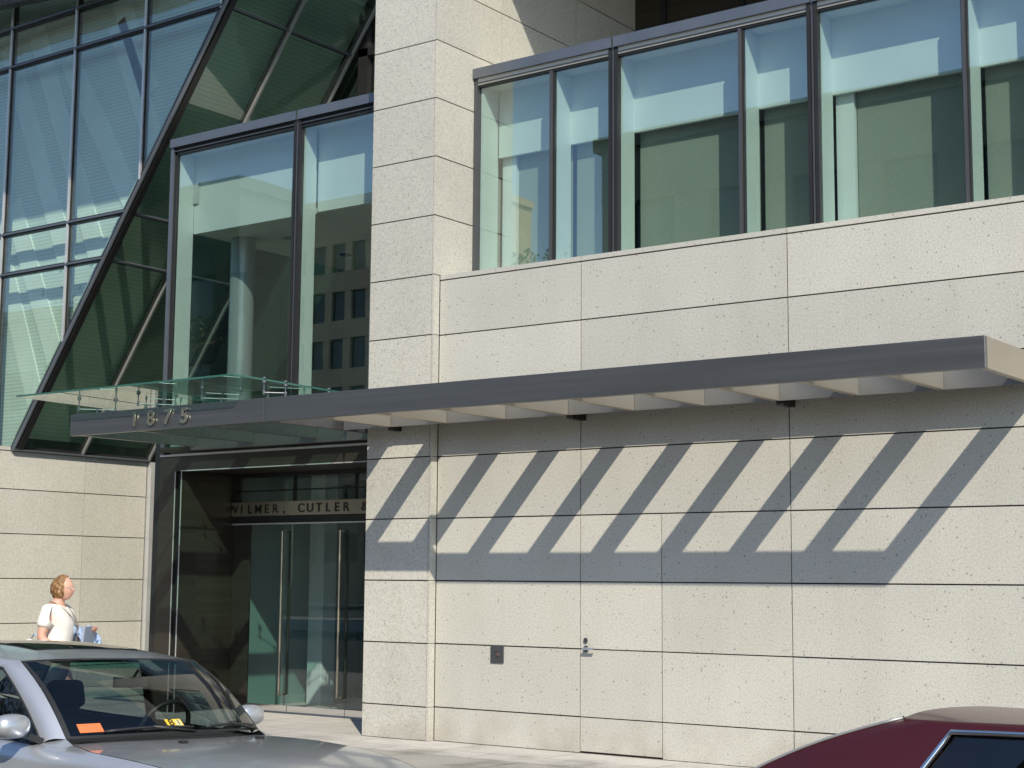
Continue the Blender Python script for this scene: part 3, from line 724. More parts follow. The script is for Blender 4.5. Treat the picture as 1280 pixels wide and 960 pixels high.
    if P.get('sunroof'):
        a,b = P['sunroof']
        mb = MB(); mb.grid([[roof(u*.58,v,.006) for u in lin(10)] for v in lin(8,a,b)], 0); mb.build('sunroof', MT['carside'], ro, smooth=True, local=True)
        mb = MB(); mb.grid([[roof(u*.60,v,.003) for u in lin(10)] for v in lin(8,a-.01,b+.01)], 0); mb.build('sunroof_seal', MT['trim'], ro, smooth=True, local=True)
    # pillars and roof rail, side glass
    for s in (1,-1):
        A0,C0 = Vector(P['A0']),Vector(P['C0'])
        W = [Vector(p) for p in P['sidewin']]       # front-bottom, front-top, mid-top, rear-top, rear-bottom
        inner = [A0.lerp(Vector(P['A1']),t)+Vector((.55,0,.83))*P['wsb']*.8*math.sin(math.pi*t) for t in lin(8,0,1)]+[rail(t) for t in lin(12,0,1)][1:]+[Vector(P['C1']).lerp(C0,t)+Vector((-.45,0,.89))*.03*math.sin(math.pi*t) for t in lin(8,0,1)][1:]
        top = lambda t:(1-t)**2*W[1]+2*t*(1-t)*W[2]+t*t*W[3]
        outer = [W[0].lerp(W[1],t)+Vector((.3,0,.5))*.03*math.sin(math.pi*t) for t in lin(8,0,1)]+[top(t) for t in lin(12,0,1)][1:]+[W[3].lerp(W[4],t) for t in lin(8,0,1)][1:]
        rows = []
        for a,b in zip(inner,outer):
            rows.append([ (lambda p:(p.x,s*(p.y+.012*math.sin(math.pi*k/5)),p.z+.012*math.sin(math.pi*k/5)))(a.lerp(b,k/5)) for k in range(6)])
        mb = MB(); mb.grid(rows, 0, flip=(s<0)); mb.build('pillar', body, root, smooth=True, local=True)
        # filler between outer curve ends and the belt
        mb = MB()
        f0 = [(A0.x,s*A0.y,A0.z),(W[0].x,s*W[0].y,W[0].z)]; bx = belt(A0.x); 
        mb.face([(A0.x,s*A0.y,A0.z),(bx.x,s*bx.y,bx.z),(.06,s*belt(.06).y,belt(.06).z),(.06,s*(belt(.06).y-hoff(.06)+.008),belt(.06).z+.012)])
        mb.face([f0[0],f0[1],(W[0].x,s*belt(W[0].x).y,belt(W[0].x).z),(bx.x,s*bx.y,bx.z)])
        mb.build('pillar_foot', body, root, local=True); mb = MB()
        bb = belt(C0.x); be = belt(W[4].x)
        mb.grid([[ (lambda p:(p.x,s*p.y,p.z))(W[4].lerp(C0,k/4)) for k in range(5)],[(lambda p:(p.x,s*p.y,p.z))(be.lerp(bb,k/4)) for k in range(5)]], 0, flip=(s<0))
        mb.build('quarter_panel', body, root, local=True)
        rows = []
        for b in outer:
            e = belt(b.x); e = Vector((b.x, e.y-.004, min(e.z,b.z)))
            rows.append([(lambda p:(p.x,s*(p.y-.012),p.z))(b.lerp(e,k/4)) for k in range(5)])
        mb = MB(); mb.grid(rows, 0, flip=(s<0)); sg = mb.build('side_window', P.get('sideglass') or MT['carside'], root, smooth=True, local=True)
        mb = MB(); loop = [(b.x,s*(b.y+.004),b.z) for b in outer]; mb.tube(loop, P['trimr'], 8)
        mb.tube([(b[0],s*(belt(b[0]).y+.0),belt(b[0]).z) for b in [(W[0].x+(W[4].x-W[0].x)*t,) for t in lin(16,0,1)]], P['trimr'], 8)
        mb.build('window_trim', side_trim, root, smooth=True, local=True)
        for xb,wd in P['bpillars']:
            mb = MB(); t0 = min(outer[8:21], key=lambda q: abs(q.x-xb)); e = belt(xb)
            mb.bar((xb,s*(t0.y-.006),t0.z),(xb,s*(e.y-.004),e.z), wd,.016,(0,s,0)); mb.build('door_pillar', MT['trim'], root, local=True)
        # wheels
        for ax in (fx,rx):
            y0 = hw-.20
            mb = MB(); n=32
            prof_ = [(wr*.66,-.10),(wr*.97,-.10),(wr,-.07),(wr,.07),(wr*.97,.10),(wr*.66,.10)]
            rws = [[(ax+r*math.cos(2*math.pi*k/n), s*(y0+yy+.08), wr+r*math.sin(2*math.pi*k/n)) for r,yy in prof_] for k in range(n+1)]
            mb.grid(rws); wh = mb.build('wheel', MT['tyre'], root, smooth=True, local=True)
            mb = MB(); rws = [[(ax+r*math.cos(2*math.pi*k/n), s*(y0+yy+.08), wr+r*math.sin(2*math.pi*k/n)) for r,yy in ((.0,.06),(wr*.15,.075),(wr*.55,.05),(wr*.66,.09))] for k in range(n+1)]
            mb.grid(rws); mb.build('rim', MT['alulight'], wh, smooth=True, local=True)
    if P.get('nozzles'):
        for y in (.38,-.22):
            p = hood(y/.8,.10); MB().box(p.x-.02,p.x+.02,p.y-.022,p.y+.022,p.z-.004,p.z+.014).build('washer_nozzle', MT['trim'], root, local=True, bevel=.005)
    if P.get('glasstrim'):
        for s in (1,-1):
            for d_,r_,m_ in ((0,.006,MT['alumid']),(.016,.007,MT['trim'])):
                mb = MB(); mb.tube([(lambda q:(q.x,s*(q.y-d_*.8),q.z+.004))(rw(1,v)) for v in lin(10,0,1)], r_, 8); mb.build('rear_window_trim', m_, root, smooth=True, local=True)
    # interior
    mb = MB(); c0 = P['A0'][0]; zb = P['A0'][2]
    mb.grid([[(x+ .14*(1-(y/.7)**2), y, z) for y in lin(10,-.70,.70)] for x,z in ((c0+.04,zb-.045),(c0-.18,zb-.03),(c0-.42,zb-.02),(c0-.56,zb-.07),(c0-.60,zb-.3),(c0-.55,zb-.6))], 0)
    mb.build('dashboard', MT['inter'], root, smooth=True, local=True)
    for y in (.37,-.37):
        mb = MB()
        def rb(x0,x1,y0,y1,z0,z1,mi=0,xf=None): mb.box(x0,x1,y0,y1,z0,z1,mi,xf)
        sx = c0-1.15
        T = Matrix.Translation((sx-.05,y,.42)) @ Matrix.Rotation(math.radians(-16),4,'Y')
        mb.box(-.07,.07,-.25,.25,0,.60,0,T); mb.box(-.05,.05,-.13,.13,.64,.82,0,T); mb.box(-.04,.04,-.08,.08,.56,.68,0,T)
        mb.box(sx-.02,sx+.50,y-.25,y+.25,.32,.47)
        mb.build('seat', MT['inter'], root, local=True, bevel=.05)
    mb = MB(); sx = c0-2.0
    T = Matrix.Translation((sx-.1,0,.42)) @ Matrix.Rotation(math.radians(-20),4,'Y'); mb.box(-.08,.08,-.62,.62,0,.56,0,T); mb.box(sx-.05,sx+.45,-.62,.62,.3,.46); mb.build('rear_seat', MT['inter'], root, local=True, bevel=.05)
    MB().box(tail+.7,nose-.7,-.72,.72,.20,.28).build('floor_pan', MT['inter'], root, local=True)
    mb = MB(); tc = Vector((c0-.52,.42,zb-.015)); n=28
    ax1 = Vector((0,1,0)); ax2 = Vector((.42,0,.907)).normalized()
    mb.tube([tc+ax1*.185*math.cos(2*math.pi*k/n)+ax2*.185*math.sin(2*math.pi*k/n) for k in range(n+1)], .015, 8, cap=False)
    mb.tube([tc-ax1*.185, tc+ax1*.185], .014, 8); mb.tube([tc, tc-ax2*.185], .014, 8); mb.tube([tc, tc+Vector((.2,0,-.1))], .03, 8)
    mb.build('steering_wheel', MT['trim'], root, smooth=True, local=True)
    p = ws(0,.84,-.07); mb = MB(); mb.box(p.x-.03,p.x+.01,-.115,.115,p.z-.06,p.z-.0); mb.tube([(p.x,0,p.z-.02),(p.x+.06,0,p.z+.05)], .01, 6); mb.build('rear_view_mirror', MT['trim'], root, local=True, bevel=.012)
    # wipers
    for u0,u1 in ((-.75,-.02),(.12,.86)):
        mb = MB(); mb.tube([ws(lerp(u0,u1,t),.035+.02*math.sin(3*t),.014) for t in lin(8,0,1)], .008, 6); mb.tube([ws(u1,.0,.012),ws(lerp(u0,u1,.5),.05,.022)], .009, 6); mb.build('wiper', MT['trim'], root, smooth=True, local=True)
    # lamps
    for s in (1,-1):
        mb = MB(); mb.grid([[ (nose-.10-.18*t+.02, s*(lerp(.45,.80,t)), .60+.10*k) for t in lin(6,0,1)] for k in (0,1)], 0, flip=s<0); 
        mb.box(nose-.25,nose+.035,s*.45 if s>0 else -.72,s*.72 if s>0 else -.45,.58,.68); mb.build('headlamp', MT['lamp'], root, local=True, bevel=.02)
        mb = MB(); mb.box(tail-.045,tail+.1,.50 if s>0 else -.78,.78 if s>0 else -.50,.66,.86); mb.build('tail_lamp', MT['redlamp'], root, local=True, bevel=.02)
        # door mirror
        m0 = Vector(P['mirror']); mb = MB(); rows=[]
        for i in range(13):
            a = math.pi*i/12; rows.append([])
            for k in range(17):
                b = 2*math.pi*k/16; cx = math.sin(a)*math.cos(b); cz = math.sin(a)*math.sin(b); cyy = math.cos(a)
                sg = lambda c_,e: math.copysign(abs(c_)**e, c_)
                rows[-1].append((m0.x-(P.get('mirback',0) if s>0 else 0)+.075*sg(cx,.8)*(1 if cx>0 else .35), s*(m0.y+.105*sg(cyy,.75)), m0.z+.066*sg(cz,.8)))
        mb.grid(rows, 0, flip=(s>0)); mr = mb.build('door_mirror', P.get('mirmat') or body, root, smooth=True, local=True)
        mb = MB(); mbk = P.get('mirback',0) if s>0 else 0; mb.bar((m0.x-mbk,s*(m0.y-.10),m0.z-.05),(m0.x+.03-mbk,s*(m0.y-.20),m0.z-.09), .07,.035); mb.build('mirror_arm', MT['trim'], mr, local=True)
    return ws, wsx
def sloped_root(name, label, cat, x, y, z):
    e = empty(name, label, cat, (x,y,z)); e.rotation_euler = (-ROADSLOPE,0,0); return e
s1 = sloped_root('silver_sedan', 'silver sedan with open view through its windscreen parked at the kerb', 'car', 1.69, -6.765, -.549)
PS = dict(hw=.915, nose=1.62, tail=-3.22, axles=(.80,-2.09), wr=.325,
  width=[(-3.22,.80),(-2.9,.93),(-2.2,.99),(-1,1),(.3,.995),(1.0,.96),(1.4,.88),(1.62,.74)],
  A0=(0,.715,.97), cowlc=(.23,0,.995), A1=(-.525,.65,1.362), topc=(-.42,0,1.382), wsb=.035,
  C1=(-1.95,.60,1.365), rtopc=(-1.92,0,1.41), C0=(-2.50,.655,1.07), rbasec=(-2.66,0,1.075), railm=(-1.2,.70,1.44), crown=.062,
  belty=[(-3.22,.56),(-2.8,.70),(-2.45,.745),(-1.8,.80),(-.9,.815),(-.1,.795),(.08,.80),(.35,.835),(.9,.82),(1.3,.74),(1.62,.56)], hoff=(.095,.018),
  beltz=[(-3.22,.97),(-2.8,1.03),(-2.4,1.03),(-1.6,.985),(-.8,.96),(-.1,.935),(.3,.92),(.8,.885),(1.2,.82),(1.45,.73),(1.62,.60)],
  shz=[(-3.22,.80),(-2.5,.90),(-1.5,.88),(-.3,.86),(.8,.80),(1.3,.70),(1.62,.55)],
  hoodz=[(0,.985),(.25,.965),(.8,.925),(1.2,.865),(1.45,.78),(1.65,.66)], hoody=.735,
  bootz=[(-3.22,1.02),(-2.9,1.06),(-2.6,1.065)],
  sidewin=[(-.12,.775,.945),(-.60,.705,1.322),(-1.25,.755,1.395),(-1.95,.66,1.30),(-2.25,.765,1.02)], bpillars=[(-1.08,.07)], trimr=.006, nozzles=True, sunroof=(.20,.55), mirror=(-.17,.945,1.035), mirback=.16)
ws1, wsx1 = car(s1, PS, MT['silver'], MT['trim'])
def sticker(u0,u1,v0,v1,mat,name,par,d=.004,lab=None):
    mb = MB(); mb.grid([[ws1(u0+(u1-u0)*i/3, v0+(v1-v0)*j/3, d) for i in range(4)] for j in range(4)]); o = mb.build(name, mat, par, local=True); 
    if lab: o['label'] = lab
    return o
MT['orange'] = plain('orange_card', (.62,.16,.05), .6); MT['yellow'] = plain('yellow_sticker', (.75,.50,.04), .5); MT['pale'] = plain('pale_sticker', (.60,.58,.30), .5)
sticker(-.90,-.74,.05,.14,MT['orange'],'permit_card',wsx1,.003,'orange paper permit behind the windscreen')
st = sticker(-.23,-.08,.055,.145,MT['yellow'],'inspection_sticker',wsx1,.003,'yellow inspection sticker with black figures')
sticker(-.15,-.095,.07,.13,MT['pale'],'sticker_panel',st,.006)
def wstext(ch, u, v, hgt, mat, par):
    cu = bpy.data.curves.new('figure','FONT'); cu.body = ch; cu.size = 1; cu.align_x='CENTER'
    t = bpy.data.objects.new('fsrc', cu); COL.objects.link(t); bpy.context.view_layer.update()
    me = bpy.data.meshes.new_from_object(t.evaluated_get(bpy.context.evaluated_depsgraph_get())); bpy.data.objects.remove(t)
    for vv in me.vertices:
        vv.co = ws1(u+vv.co.x*hgt*1.25, v+vv.co.y*hgt*1.1, .0085)
    me.name = 'figure'; me.materials.clear(); me.materials.append(mat); o = bpy.data.objects.new('figure', me); COL.objects.link(o); o.parent = par
wstext('8', -.19, .075, .085, MT['trim'], st); wstext('1', -.122, .08, .065, MT['trim'], st)

s2 = sloped_root('maroon_limousine', 'dark maroon limousine with chrome window trim parked ahead', 'car', 9.6, -6.52, -.5576)
# local x = world x - 9.6
PL = dict(hw=.955, nose=1.75, tail=-5.35, axles=(.85,-4.15), wr=.34,
  width=[(-5.35,.90),(-5.0,.97),(-4,1),(0,1),(1.2,.98),(1.6,.94),(1.75,.86)],
  A0=(0,.76,.98), cowlc=(.22,0,1.0), A1=(-.62,.62,1.335), topc=(-.50,0,1.300), wsb=.03,
  C1=(-3.36,.66,1.325), rtopc=(-3.40,0,1.352), C0=(-4.10,.76,1.01), rbasec=(-4.12,0,.99), railm=(-2.2,.70,1.348), crown=.004,
  belty=[(-5.35,.74),(-4.9,.80),(-4,.85),(-2,.87),(0,.855),(.8,.82),(1.75,.72)], hoff=(.075,.075),
  beltz=[(-5.35,.86),(-4.9,.91),(-4.3,.94),(-3.6,.96),(-2,.95),(0,.95),(.9,.92),(1.4,.87),(1.75,.76)],
  shz=[(-5.35,.76),(-4.4,.82),(-4,.85),(0,.86),(1,.82),(1.75,.68)],
  hoodz=[(0,.99),(.8,.97),(1.4,.90),(1.75,.80)], hoody=.78,
  bootz=[(-5.35,.88),(-4.8,.93),(-4.3,.95)],
  sidewin=[(-.20,.845,.955),(-.80,.72,1.28),(-2.2,.80,1.318),(-3.14,.735,1.292),(-3.35,.865,.975)], glasstrim=True, bpillars=[(-1.5,.10),(-2.83,.035)], trimr=.011, mirror=(-.15,1.03,1.0))
car(s2, PL, MT['maroon'], MT['chrome'])
# ------------------------------------------------------------------ the woman walking to the door
def skin(name, joints, edges, mats, parent, sub=2, root=0):
    me = bpy.data.meshes.new(name); me.from_pydata([j[0] for j in joints], edges, [])
    o = bpy.data.objects.new(name, me); COL.objects.link(o)
    m = o.modifiers.new('skin','SKIN'); m.use_smooth_shade = True
    sv = me.skin_vertices[0].data
    for v,j in zip(sv, joints): v.radius = j[1] if isinstance(j[1],tuple) else (j[1],j[1])
    sv[root].use_root = True
    s = o.modifiers.new('sub','SUBSURF'); s.levels = sub; s.render_levels = sub
    bpy.context.view_layer.update()
    r = bpy.data.meshes.new_from_object(o.evaluated_get(bpy.context.evaluated_depsgraph_get()))
    bpy.data.objects.remove(o); bpy.data.meshes.remove(me)
    r.name = name; r.materials.clear()
    for x in mats: r.materials.append(x)
    for p in r.polygons: p.use_smooth = True; p.material_index = 0
    o = bpy.data.objects.new(name, r); COL.objects.link(o)
    if parent: o.parent = parent
    return o
MT['skin'] = plain('skin', (.60,.34,.25), .55, 0, .06, 6); MT['skin'].node_tree.nodes['Principled BSDF'].inputs['Subsurface Weight'].default_value = .05
MT['hair'] = plain('reddish_blond_hair', (.23,.125,.052), .5, 0, .5, 40, stretch=(1,1,.25), bump=.6)
MT['shirt'] = plain('white_knit', (.76,.74,.69), .85, 0, .04, 9, bump=.9)
MT['trous'] = plain('dark_trousers', (.05,.055,.07), .85)
MT['shoe'] = plain('black_leather', (.02,.02,.02), .4)
MT['bluecloth'] = plain('pale_blue_cloth', (.38,.50,.70), .8, 0, .12, 8)
MT['greyfold'] = plain('grey_blue_folder', (.28,.33,.42), .5)
MT['lany'] = plain('lanyard_cord', (.16,.14,.12), .7)
pe = empty('person', 'woman in white short sleeved top with lanyard walking towards the entrance', 'person', (-3.49,-3.5,GZ), math.atan2(.59,.807)-.12)
J = []; E = []
def add(p, r, par=None):
    J.append((p, r)); i = len(J)-1
    if par is not None: E.append((par,i))
    return i
pel = add((-.02,0,.90),(.155,.13)); wa = add((0,0,1.06),(.145,.125),pel); ch = add((.015,0,1.22),(.15,.125),wa); uc = add((-.01,0,1.345),(.125,.085),ch)
nb_ = add((-.015,0,1.405),.060,uc); nk = add((.005,0,1.455),.052,nb_); hd = add((.02,0,1.53),.07,nk)
for s,kx,ax in ((1,.10,.14),(-1,-.03,-.22)):
    hp = add((-.01,s*.085,.84),.098,pel); kn = add((kx+.03,s*.09,.48),.062,hp); an = add((ax,s*.09,.09),.042,kn); to = add((ax+.13,s*.095,.035),.034,an)
def hand(w, wi, d, side, curl):
    """palm and five unequal curled fingers rooted in it"""
    d = Vector(d).normalized(); up = Vector((0,0,1)); r = d.cross(up).normalized()*side; n = r.cross(d)
    pm = Vector(w)+d*.045; p = add(tuple(pm), (.030,.016), wi)
    for k,(off,l) in enumerate(((-.027,.060),(-.009,.070),(.009,.066),(.026,.052))):
        b = pm+d*.038+r*off; m = b+d*l*.5+n*curl*.25*l; t = m+d*l*.32+n*curl*.5*l
        i0 = add(tuple(b), .0095, p); i1 = add(tuple(m), .0085, i0); add(tuple(t), .007, i1)
    b = pm-d*.01+r*-.034; m = b+d*.03-r*.016; t = m+d*.028+n*curl*.02
    i0 = add(tuple(b), .012, p); i1 = add(tuple(m), .0105, i0); add(tuple(t), .0085, i1)
sh = add((-.03,-.165,1.345),.062,uc); el = add((-.065,-.235,1.085),.046,sh); wr_ = add((.125,-.215,.995),.031,el); hand((.125,-.215,.995), wr_, (.9,.15,-.30), 1, -1)
sh = add((-.03,.165,1.345),.062,uc); el = add((-.01,.245,1.085),.046,sh); wr_ = add((.215,.13,1.135),.031,el); hand((.215,.13,1.135), wr_, (.9,-.35,.12), -1, -1)
body = skin('body', J, E, [MT['skin']], pe)
# head with face, joined into the body mesh
bm = bmesh.new(); bm.from_mesh(body.data)
HC = Vector((.035,0,1.545)); n0 = len(bm.verts); nu_, nv_ = 40, 30; rows = []
for j in range(nv_+1):
    th = math.pi*j/nv_; row = []
    for i in range(nu_):
        a = 2*math.pi*i/nu_; dx,dy,dz = math.sin(th)*math.cos(a), math.sin(th)*math.sin(a), math.cos(th)
        x,y,z = .095*dx, .073*dy, .110*dz
        if dz < 0: y *= 1-.22*(-dz); x = x*(1-.10*(-dz)) + (.012*(-dz) if dx>0 else .018*dz*dx)
        f = max(0,dx)
        g = lambda cz,cy,sz,sy: math.exp(-((z-cz)/sz)**2-((abs(y)-cy)/sy)**2)
        if f>0:
            x += f*(.020*g(-.020,0,.020,.013) + .010*g(.005,0,.022,.010)    # nose
               - .008*g(.010,.030,.014,.016) + .006*g(.030,.02,.012,.03)   # sockets, brow
               + .008*g(-.050,0,.012,.022) - .006*g(-.058,0,.004,.02)       # lips
               + .014*g(-.090,0,.018,.025) + .004*g(-.03,.04,.02,.02))      # chin, cheeks
        row.append(bm.verts.new(HC+Vector((x,y,z))))
    rows.append(row)
for j in range(nv_):
    for i in range(nu_):
        try:
            f = bm.faces.new((rows[j][i],rows[j+1][i],rows[j+1][(i+1)%nu_],rows[j][(i+1)%nu_])); f.smooth = True
        except ValueError: pass
for s in (1,-1):      # ears
    ret = bmesh.ops.create_uvsphere(bm, u_segments=12, v_segments=8, radius=1, matrix=Matrix.Translation(HC+Vector((-.008,s*.074,-.012))) @ Matrix.Diagonal((.017,.009,.032,1)))
    for v in ret['verts']:
        for f in v.link_faces: f.smooth = True
bm.to_mesh(body.data); bm.free()
MT['eye'] = plain('eye', (.05,.04,.035), .15); MT['lip'] = plain('lip', (.45,.16,.14), .5)
mb = MB()
for s in (1,-1):
    mb.lathe([(0,-.006),(.006,-.004),(.0085,0),(.006,.004),(0,.006)], (HC.x+.078,s*.029,HC.z+.008), 10)
mb.build('eyes', MT['eye'], body, smooth=True, local=True)
mb = MB(); mb.tube([(HC.x+.0875,-.020,HC.z-.056),(HC.x+.1005,0,HC.z-.055),(HC.x+.0875,.020,HC.z-.056)], .0035, 6); mb.build('mouth', MT['lip'], body, smooth=True, local=True)
mb = MB()
for s in (1,-1):
    mb.tube([(HC.x+.10+.0,s*(.032+.022*math.cos(a)),HC.z+.006+.018*math.sin(a)) for a in [2*math.pi*k/14 for k in range(15)]], .0018, 5, cap=False)
    mb.tube([(HC.x+.10,s*.054,HC.z+.010),(HC.x-.005,s*.080,HC.z+.012)], .0018, 5)
mb.tube([(HC.x+.10,-.010,HC.z+.008),(HC.x+.10,.010,HC.z+.008)], .0018, 5)
mb.build('spectacles', MT['alulight'], body, local=True)
# hair: a full, wavy bob combed back from the forehead
rows = []
for j in range(25):
    th = math.pi*.80*j/24; row = []
    for i in range(41):
        a = math.radians(62)+math.radians(236)*i/40      # from temple round the back to temple
        lift = max(0,1-j/9)                                # towards the crown the cap reaches forward
        aa = a if j > 9 else a*(1-lift*.0)
        if j <= 10: aa = math.radians(62*(j/10)**.9) + (2*math.pi-2*math.radians(62*(j/10)**.9))*i/40
        dx,dy,dz = math.sin(th)*math.cos(aa), math.sin(th)*math.sin(aa), math.cos(th)
        w_ = 1+.05*math.sin(i*1.9+j*.7)+.045*math.sin(i*.8-j*1.3)
        back = max(0,-dx)
        row.append(HC+Vector(((.098+.012*back)*dx*w_-.008,(.083)*dy*w_,.117*dz*w_-(.008*back)+ .004)))
    rows.append(row)
mb = MB(); mb.grid(rows, 0)
inner_ = [[HC+(p-HC)*.86 for p in r] for r in rows]
mb.grid(inner_, 0, flip=True); mb.grid([rows[-1], inner_[-1]], 0)
for e in (0,-1): mb.grid([[r[e] for r in rows],[r[e] for r in inner_]], 0)
mb.build('hair', MT['hair'], body, smooth=True, local=True)
# clothes
T = []; TE = []
J, E = T, TE
a = add((-.02,0,.83),(.175,.150)); b = add((-.005,0,.97),(.180,.150),a); c = add((.012,0,1.10),(.172,.142),b); d = add((.035,0,1.225),(.172,.142),c); e = add((-.005,0,1.345),(.135,.092),d); f = add((-.013,0,1.395),(.080,.066),e)
for s in (1,-1):
    p = add((-.03,s*.165,1.345),.074,e); q = add((-.045,s*.205,1.235),.072,p); add((-.055,s*.222,1.175),.068,q)
skin('short_sleeved_top', T, TE, [MT['shirt']], pe, root=0)
T = []; TE = []; J, E = T, TE
a = add((-.02,0,.93),(.165,.14)); b = add((-.02,0,.84),(.168,.14),a)
for s,kx,ax in ((1,.10,.14),(-1,-.03,-.22)):
    p = add((-.01,s*.085,.72),.098,b); q = add((kx+.03,s*.09,.48),.082,p); add((ax,s*.09,.11),.070,q)
skin('trousers', T, TE, [MT['trous']], pe)
for s,ax in ((1,.14),(-1,-.22)):
    T = []; TE = []; J, E = T, TE
    h_ = add((ax-.05,s*.09,.035),(.036,.034)); m_ = add((ax+.05,s*.093,.034),(.042,.033),h_); add((ax+.16,s*.097,.030),(.038,.026),m_)
    skin('shoe', T, TE, [MT['shoe']], pe, sub=1)
mb = MB()
for s in (1,-1): mb.tube([(-.075,s*.050,1.425),(-.01,s*.085,1.415),(.075,s*.070,1.36),(.150,s*.035,1.28),(.192,s*.012,1.20),(.193,0,1.10)], .0045, 6)
mb.box(.188,.196,-.028,.028,1.015,1.10); mb.build('lanyard', MT['lany'], pe, local=True)
pw_ = Matrix.Translation((-3.49,-3.5,GZ)) @ Matrix.Rotation(math.atan2(.59,.807)-.12,4,'Z')
# what she carries
fo = MB(); fo.box(.0,.022,-.14,.14,-.19,.10); fo = fo.build('folder', MT['greyfold'], bevel=.004); fo.matrix_world = pw_ @ Matrix.Translation((.275,.03,1.10)) @ Matrix.Rotation(.12,4,'Y')
tag(fo, 'grey blue folder held upright in front of the woman', 'folder')
rows = []
for i in range(15):
    t = -1+2*i/14; rows.append([])
    for k in range(13):
        q = k/12*2-1; y = .13+.05*t+.02*math.sin(k*1.3); x = .20+.09*q+.03*t
        z = 1.185-.20*abs(q)**1.7 + .012*math.sin(5*t+3*q)+.01*math.cos(9*q)
        rows[-1].append((x+.02*math.sin(7*t), y+.08*t, z))
mb = MB(); mb.grid(rows); mb.grid([[(x,y,z-.012) for x,y,z in r] for r in rows], 0, flip=True)
for e in (0,-1):
    mb.grid([rows[e],[(x,y,z-.012) for x,y,z in rows[e]]]); mb.grid([[r[e] for r in rows],[(r[e][0],r[e][1],r[e][2]-.012) for r in rows]])
jk = mb.build('draped_jacket', MT['bluecloth'], smooth=True); jk.matrix_world = pw_; tag(jk, 'pale blue jacket folded over the forearm of the woman', 'jacket')
T = []; TE = []; J, E = T, TE
a = add((-.235,-.10,.985),(.075,.06)); b = add((-.23,-.09,1.09),(.06,.05),a)
hbg = skin('shoulder_bag', T, TE, [MT['shirt']], None, sub=2); hbg.matrix_world = pw_; tag(hbg, 'small white bag at the back of the woman', 'bag')
mb = MB(); mb.tube([(-.21,-.10,1.09),(-.16,-.15,1.13),(-.09,-.20,1.10)], .008, 6); st_ = mb.build('strap', MT['bluecloth'], hbg, smooth=True, local=True)

# ------------------------------------------------------------------ the other side of the street (seen in the glass)
MT['buff'] = plain('buff_concrete', (.58,.47,.31), .85, 0, .08, .5); MT['officeglass'] = plain('dark_office_glass', (.02,.025,.03), .08)
MT['darkfac'] = plain('dark_green_stone', (.055,.07,.058), .8, 0, .1, .5); MT['brown'] = plain('brown_stone', (.15,.155,.125), .85, 0, .08, .5); MT['palestone'] = plain('pale_limestone', (.52,.50,.44), .85, 0, .06, .6)
def office(name, label, x0, x1, y, h, mat, bay, win_w, z0=1.2, fl=3.7, win_h=1.75, depth=9):
    r = empty(name, label, 'building', ((x0+x1)/2, y, RZ))
    mb = MB(); n = int((x1-x0)/bay); 
    mb.box(x0,x1,y-depth,y-.35,RZ+.1,h)
    m = (x1-x0-n*bay)/2; z = z0; rows = []
    while z+win_h < h-.8: rows.append(z); z += fl
    zz = [RZ+.1]+[q for r_ in rows for q in (r_, r_+win_h)]+[h]
    for a,b in zip(zz[0::2], zz[1::2]): mb.box(x0,x1,y-.349,y,a,b)
    for r_ in rows:
        for k in range(n+1):
            c = x0+m+k*bay; mb.box(max(x0,c-(bay-win_w)/2),min(x1,c+(bay-win_w)/2),y-.349,y-.03,r_+.002,r_+win_h-.002)
    mb.build('wall', mat, r)
    for r_ in rows:
        for k in range(n): MB().box(x0+m+k*bay+(bay-win_w)/2,x0+m+(k+1)*bay-(bay-win_w)/2,y-.34,y-.28,r_+.002,r_+win_h-.002).build('window', MT['officeglass'], r)
    MB().box(x0-.2,x1+.2,y-depth,y+.25,h+.001,h+.5).build('parapet', mat, r)
    return r
office('office_block', 'tall buff concrete office block with dense rows of dark windows far across the street', -76, -59.5, -72, 29.5, MT['buff'], 2.05, 1.4, z0=2.6, fl=3.6, win_h=2.2)
office('dark_office_block', 'dark green office block in front of the tall buff block', -47, -38.6, -31, 17.5, MT['darkfac'], 3.1, 2.1, depth=3)
office('brown_office_block', 'brown stone office block opposite the granite wall', -20.0, 8, -30, 15.9, MT['brown'], 3.0, 1.7)
office('pale_office_block', 'pale limestone office block far down the street', -84, -47.3, -27, 12.5, MT['palestone'], 3.2, 1.9)
MT['bark'] = plain('bark', (.10,.075,.05), .9, 0, .3, 12, bump=.5)
MT['leaf'] = plain('leaf', (.055,.085,.025), .65, 0, .4, 1.2)
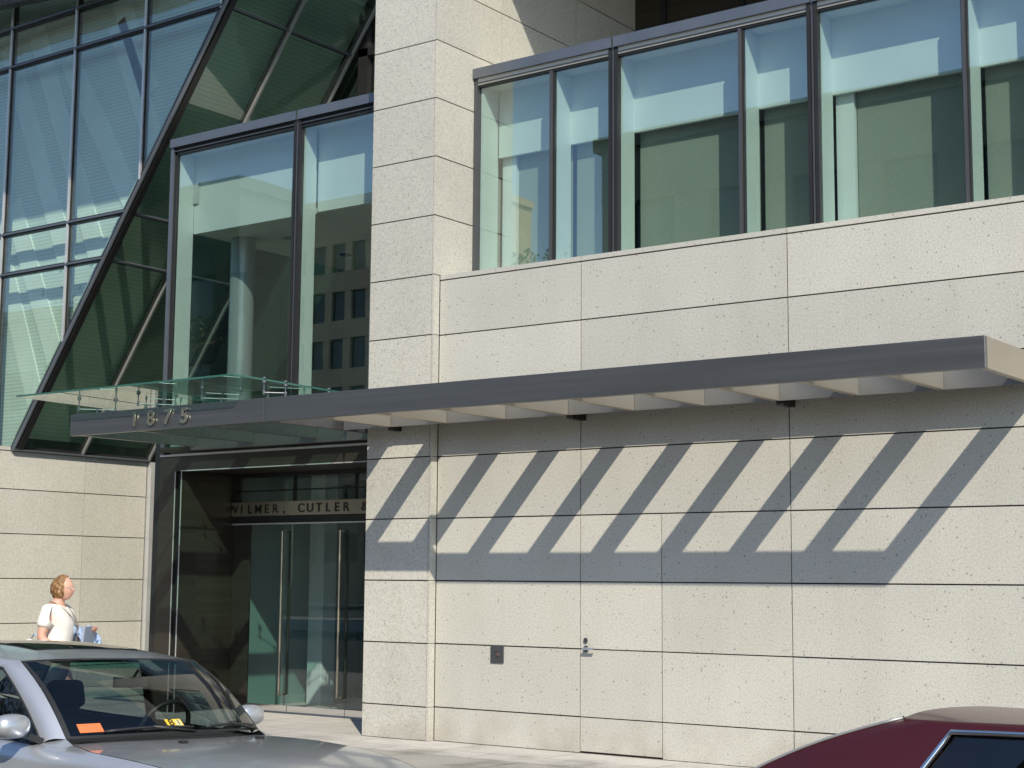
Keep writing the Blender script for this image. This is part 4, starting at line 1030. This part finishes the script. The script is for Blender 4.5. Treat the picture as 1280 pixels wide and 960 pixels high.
MT['leafdark'] = plain('leaf_dark', (.035,.06,.02), .65, 0, .4, 1.2)
def tree(x, y, h, rad, seed, label):
    rd = random.Random(seed); r = empty('street_tree', label, 'tree', (x,y,RZ+.12), 0, 'street trees across the road')
    mb = MB(); top = Vector((rd.uniform(-.3,.3),rd.uniform(-.3,.3),h*.72)); mb.tube([(0,0,0),(.05,.03,h*.2),(top.x*.5,top.y*.5,h*.45),top],[.20,.17,.12,.05],10)
    tips = []
    for k in range(11):
        z = h*(.30+.045*k); a = k*2.4; l = rad*rd.uniform(.55,.95)
        e = Vector((math.cos(a)*l, math.sin(a)*l, z+l*.55)); mb.tube([(top.x*z/h,top.y*z/h,z), (e.x*.5,e.y*.5,z+l*.35), e],[.07,.05,.02],6); tips.append(e)
    mb.build('trunk', MT['bark'], r, smooth=True, local=True)
    mb = MB()
    cl = [(Vector((rd.gauss(0,.42)*rad, rd.gauss(0,.42)*rad, h*(.36+.60*rd.random()))), rd.uniform(.5,1.0)) for k in range(46)]+[(t, .9) for t in tips]
    for c,s in cl:
        tpr = 1-.6*max(0,(c.z/h-.6)/.4); c = Vector((c.x*tpr,c.y*tpr,c.z)); mi = rd.randint(0,1)
        for k in range(150):
            d = Vector((rd.gauss(0,1),rd.gauss(0,1),rd.gauss(0,.8)))*s*.55; p = c+d
            n = Vector((rd.uniform(-1,1),rd.uniform(-1,1),rd.uniform(.1,1))).normalized(); u = n.orthogonal().normalized()*.085; v = n.cross(u)*.7
            mb.face([p-u,p+v,p+u,p-v], mi)
    mb.build('crown', [MT['leaf'],MT['leafdark']], r, local=True)
    return r
tree(-19.6,-25,11.6,2.4,1,'tall street tree with an open crown across the road, beside the brown office block')
tree(-20.6,-23.0,9.6,2.0,2,'street tree just beyond the end of the brown office block')
tree(-36.6,-25.0,12.6,2.9,6,'broad street tree in front of the dark green office block')
tree(-42.5,-25.5,13.0,3.0,7,'tall street tree between the dark green and the pale office blocks')
tree(-52.0,-22.0,8.6,2.6,5,'far street tree towards the pale office block')
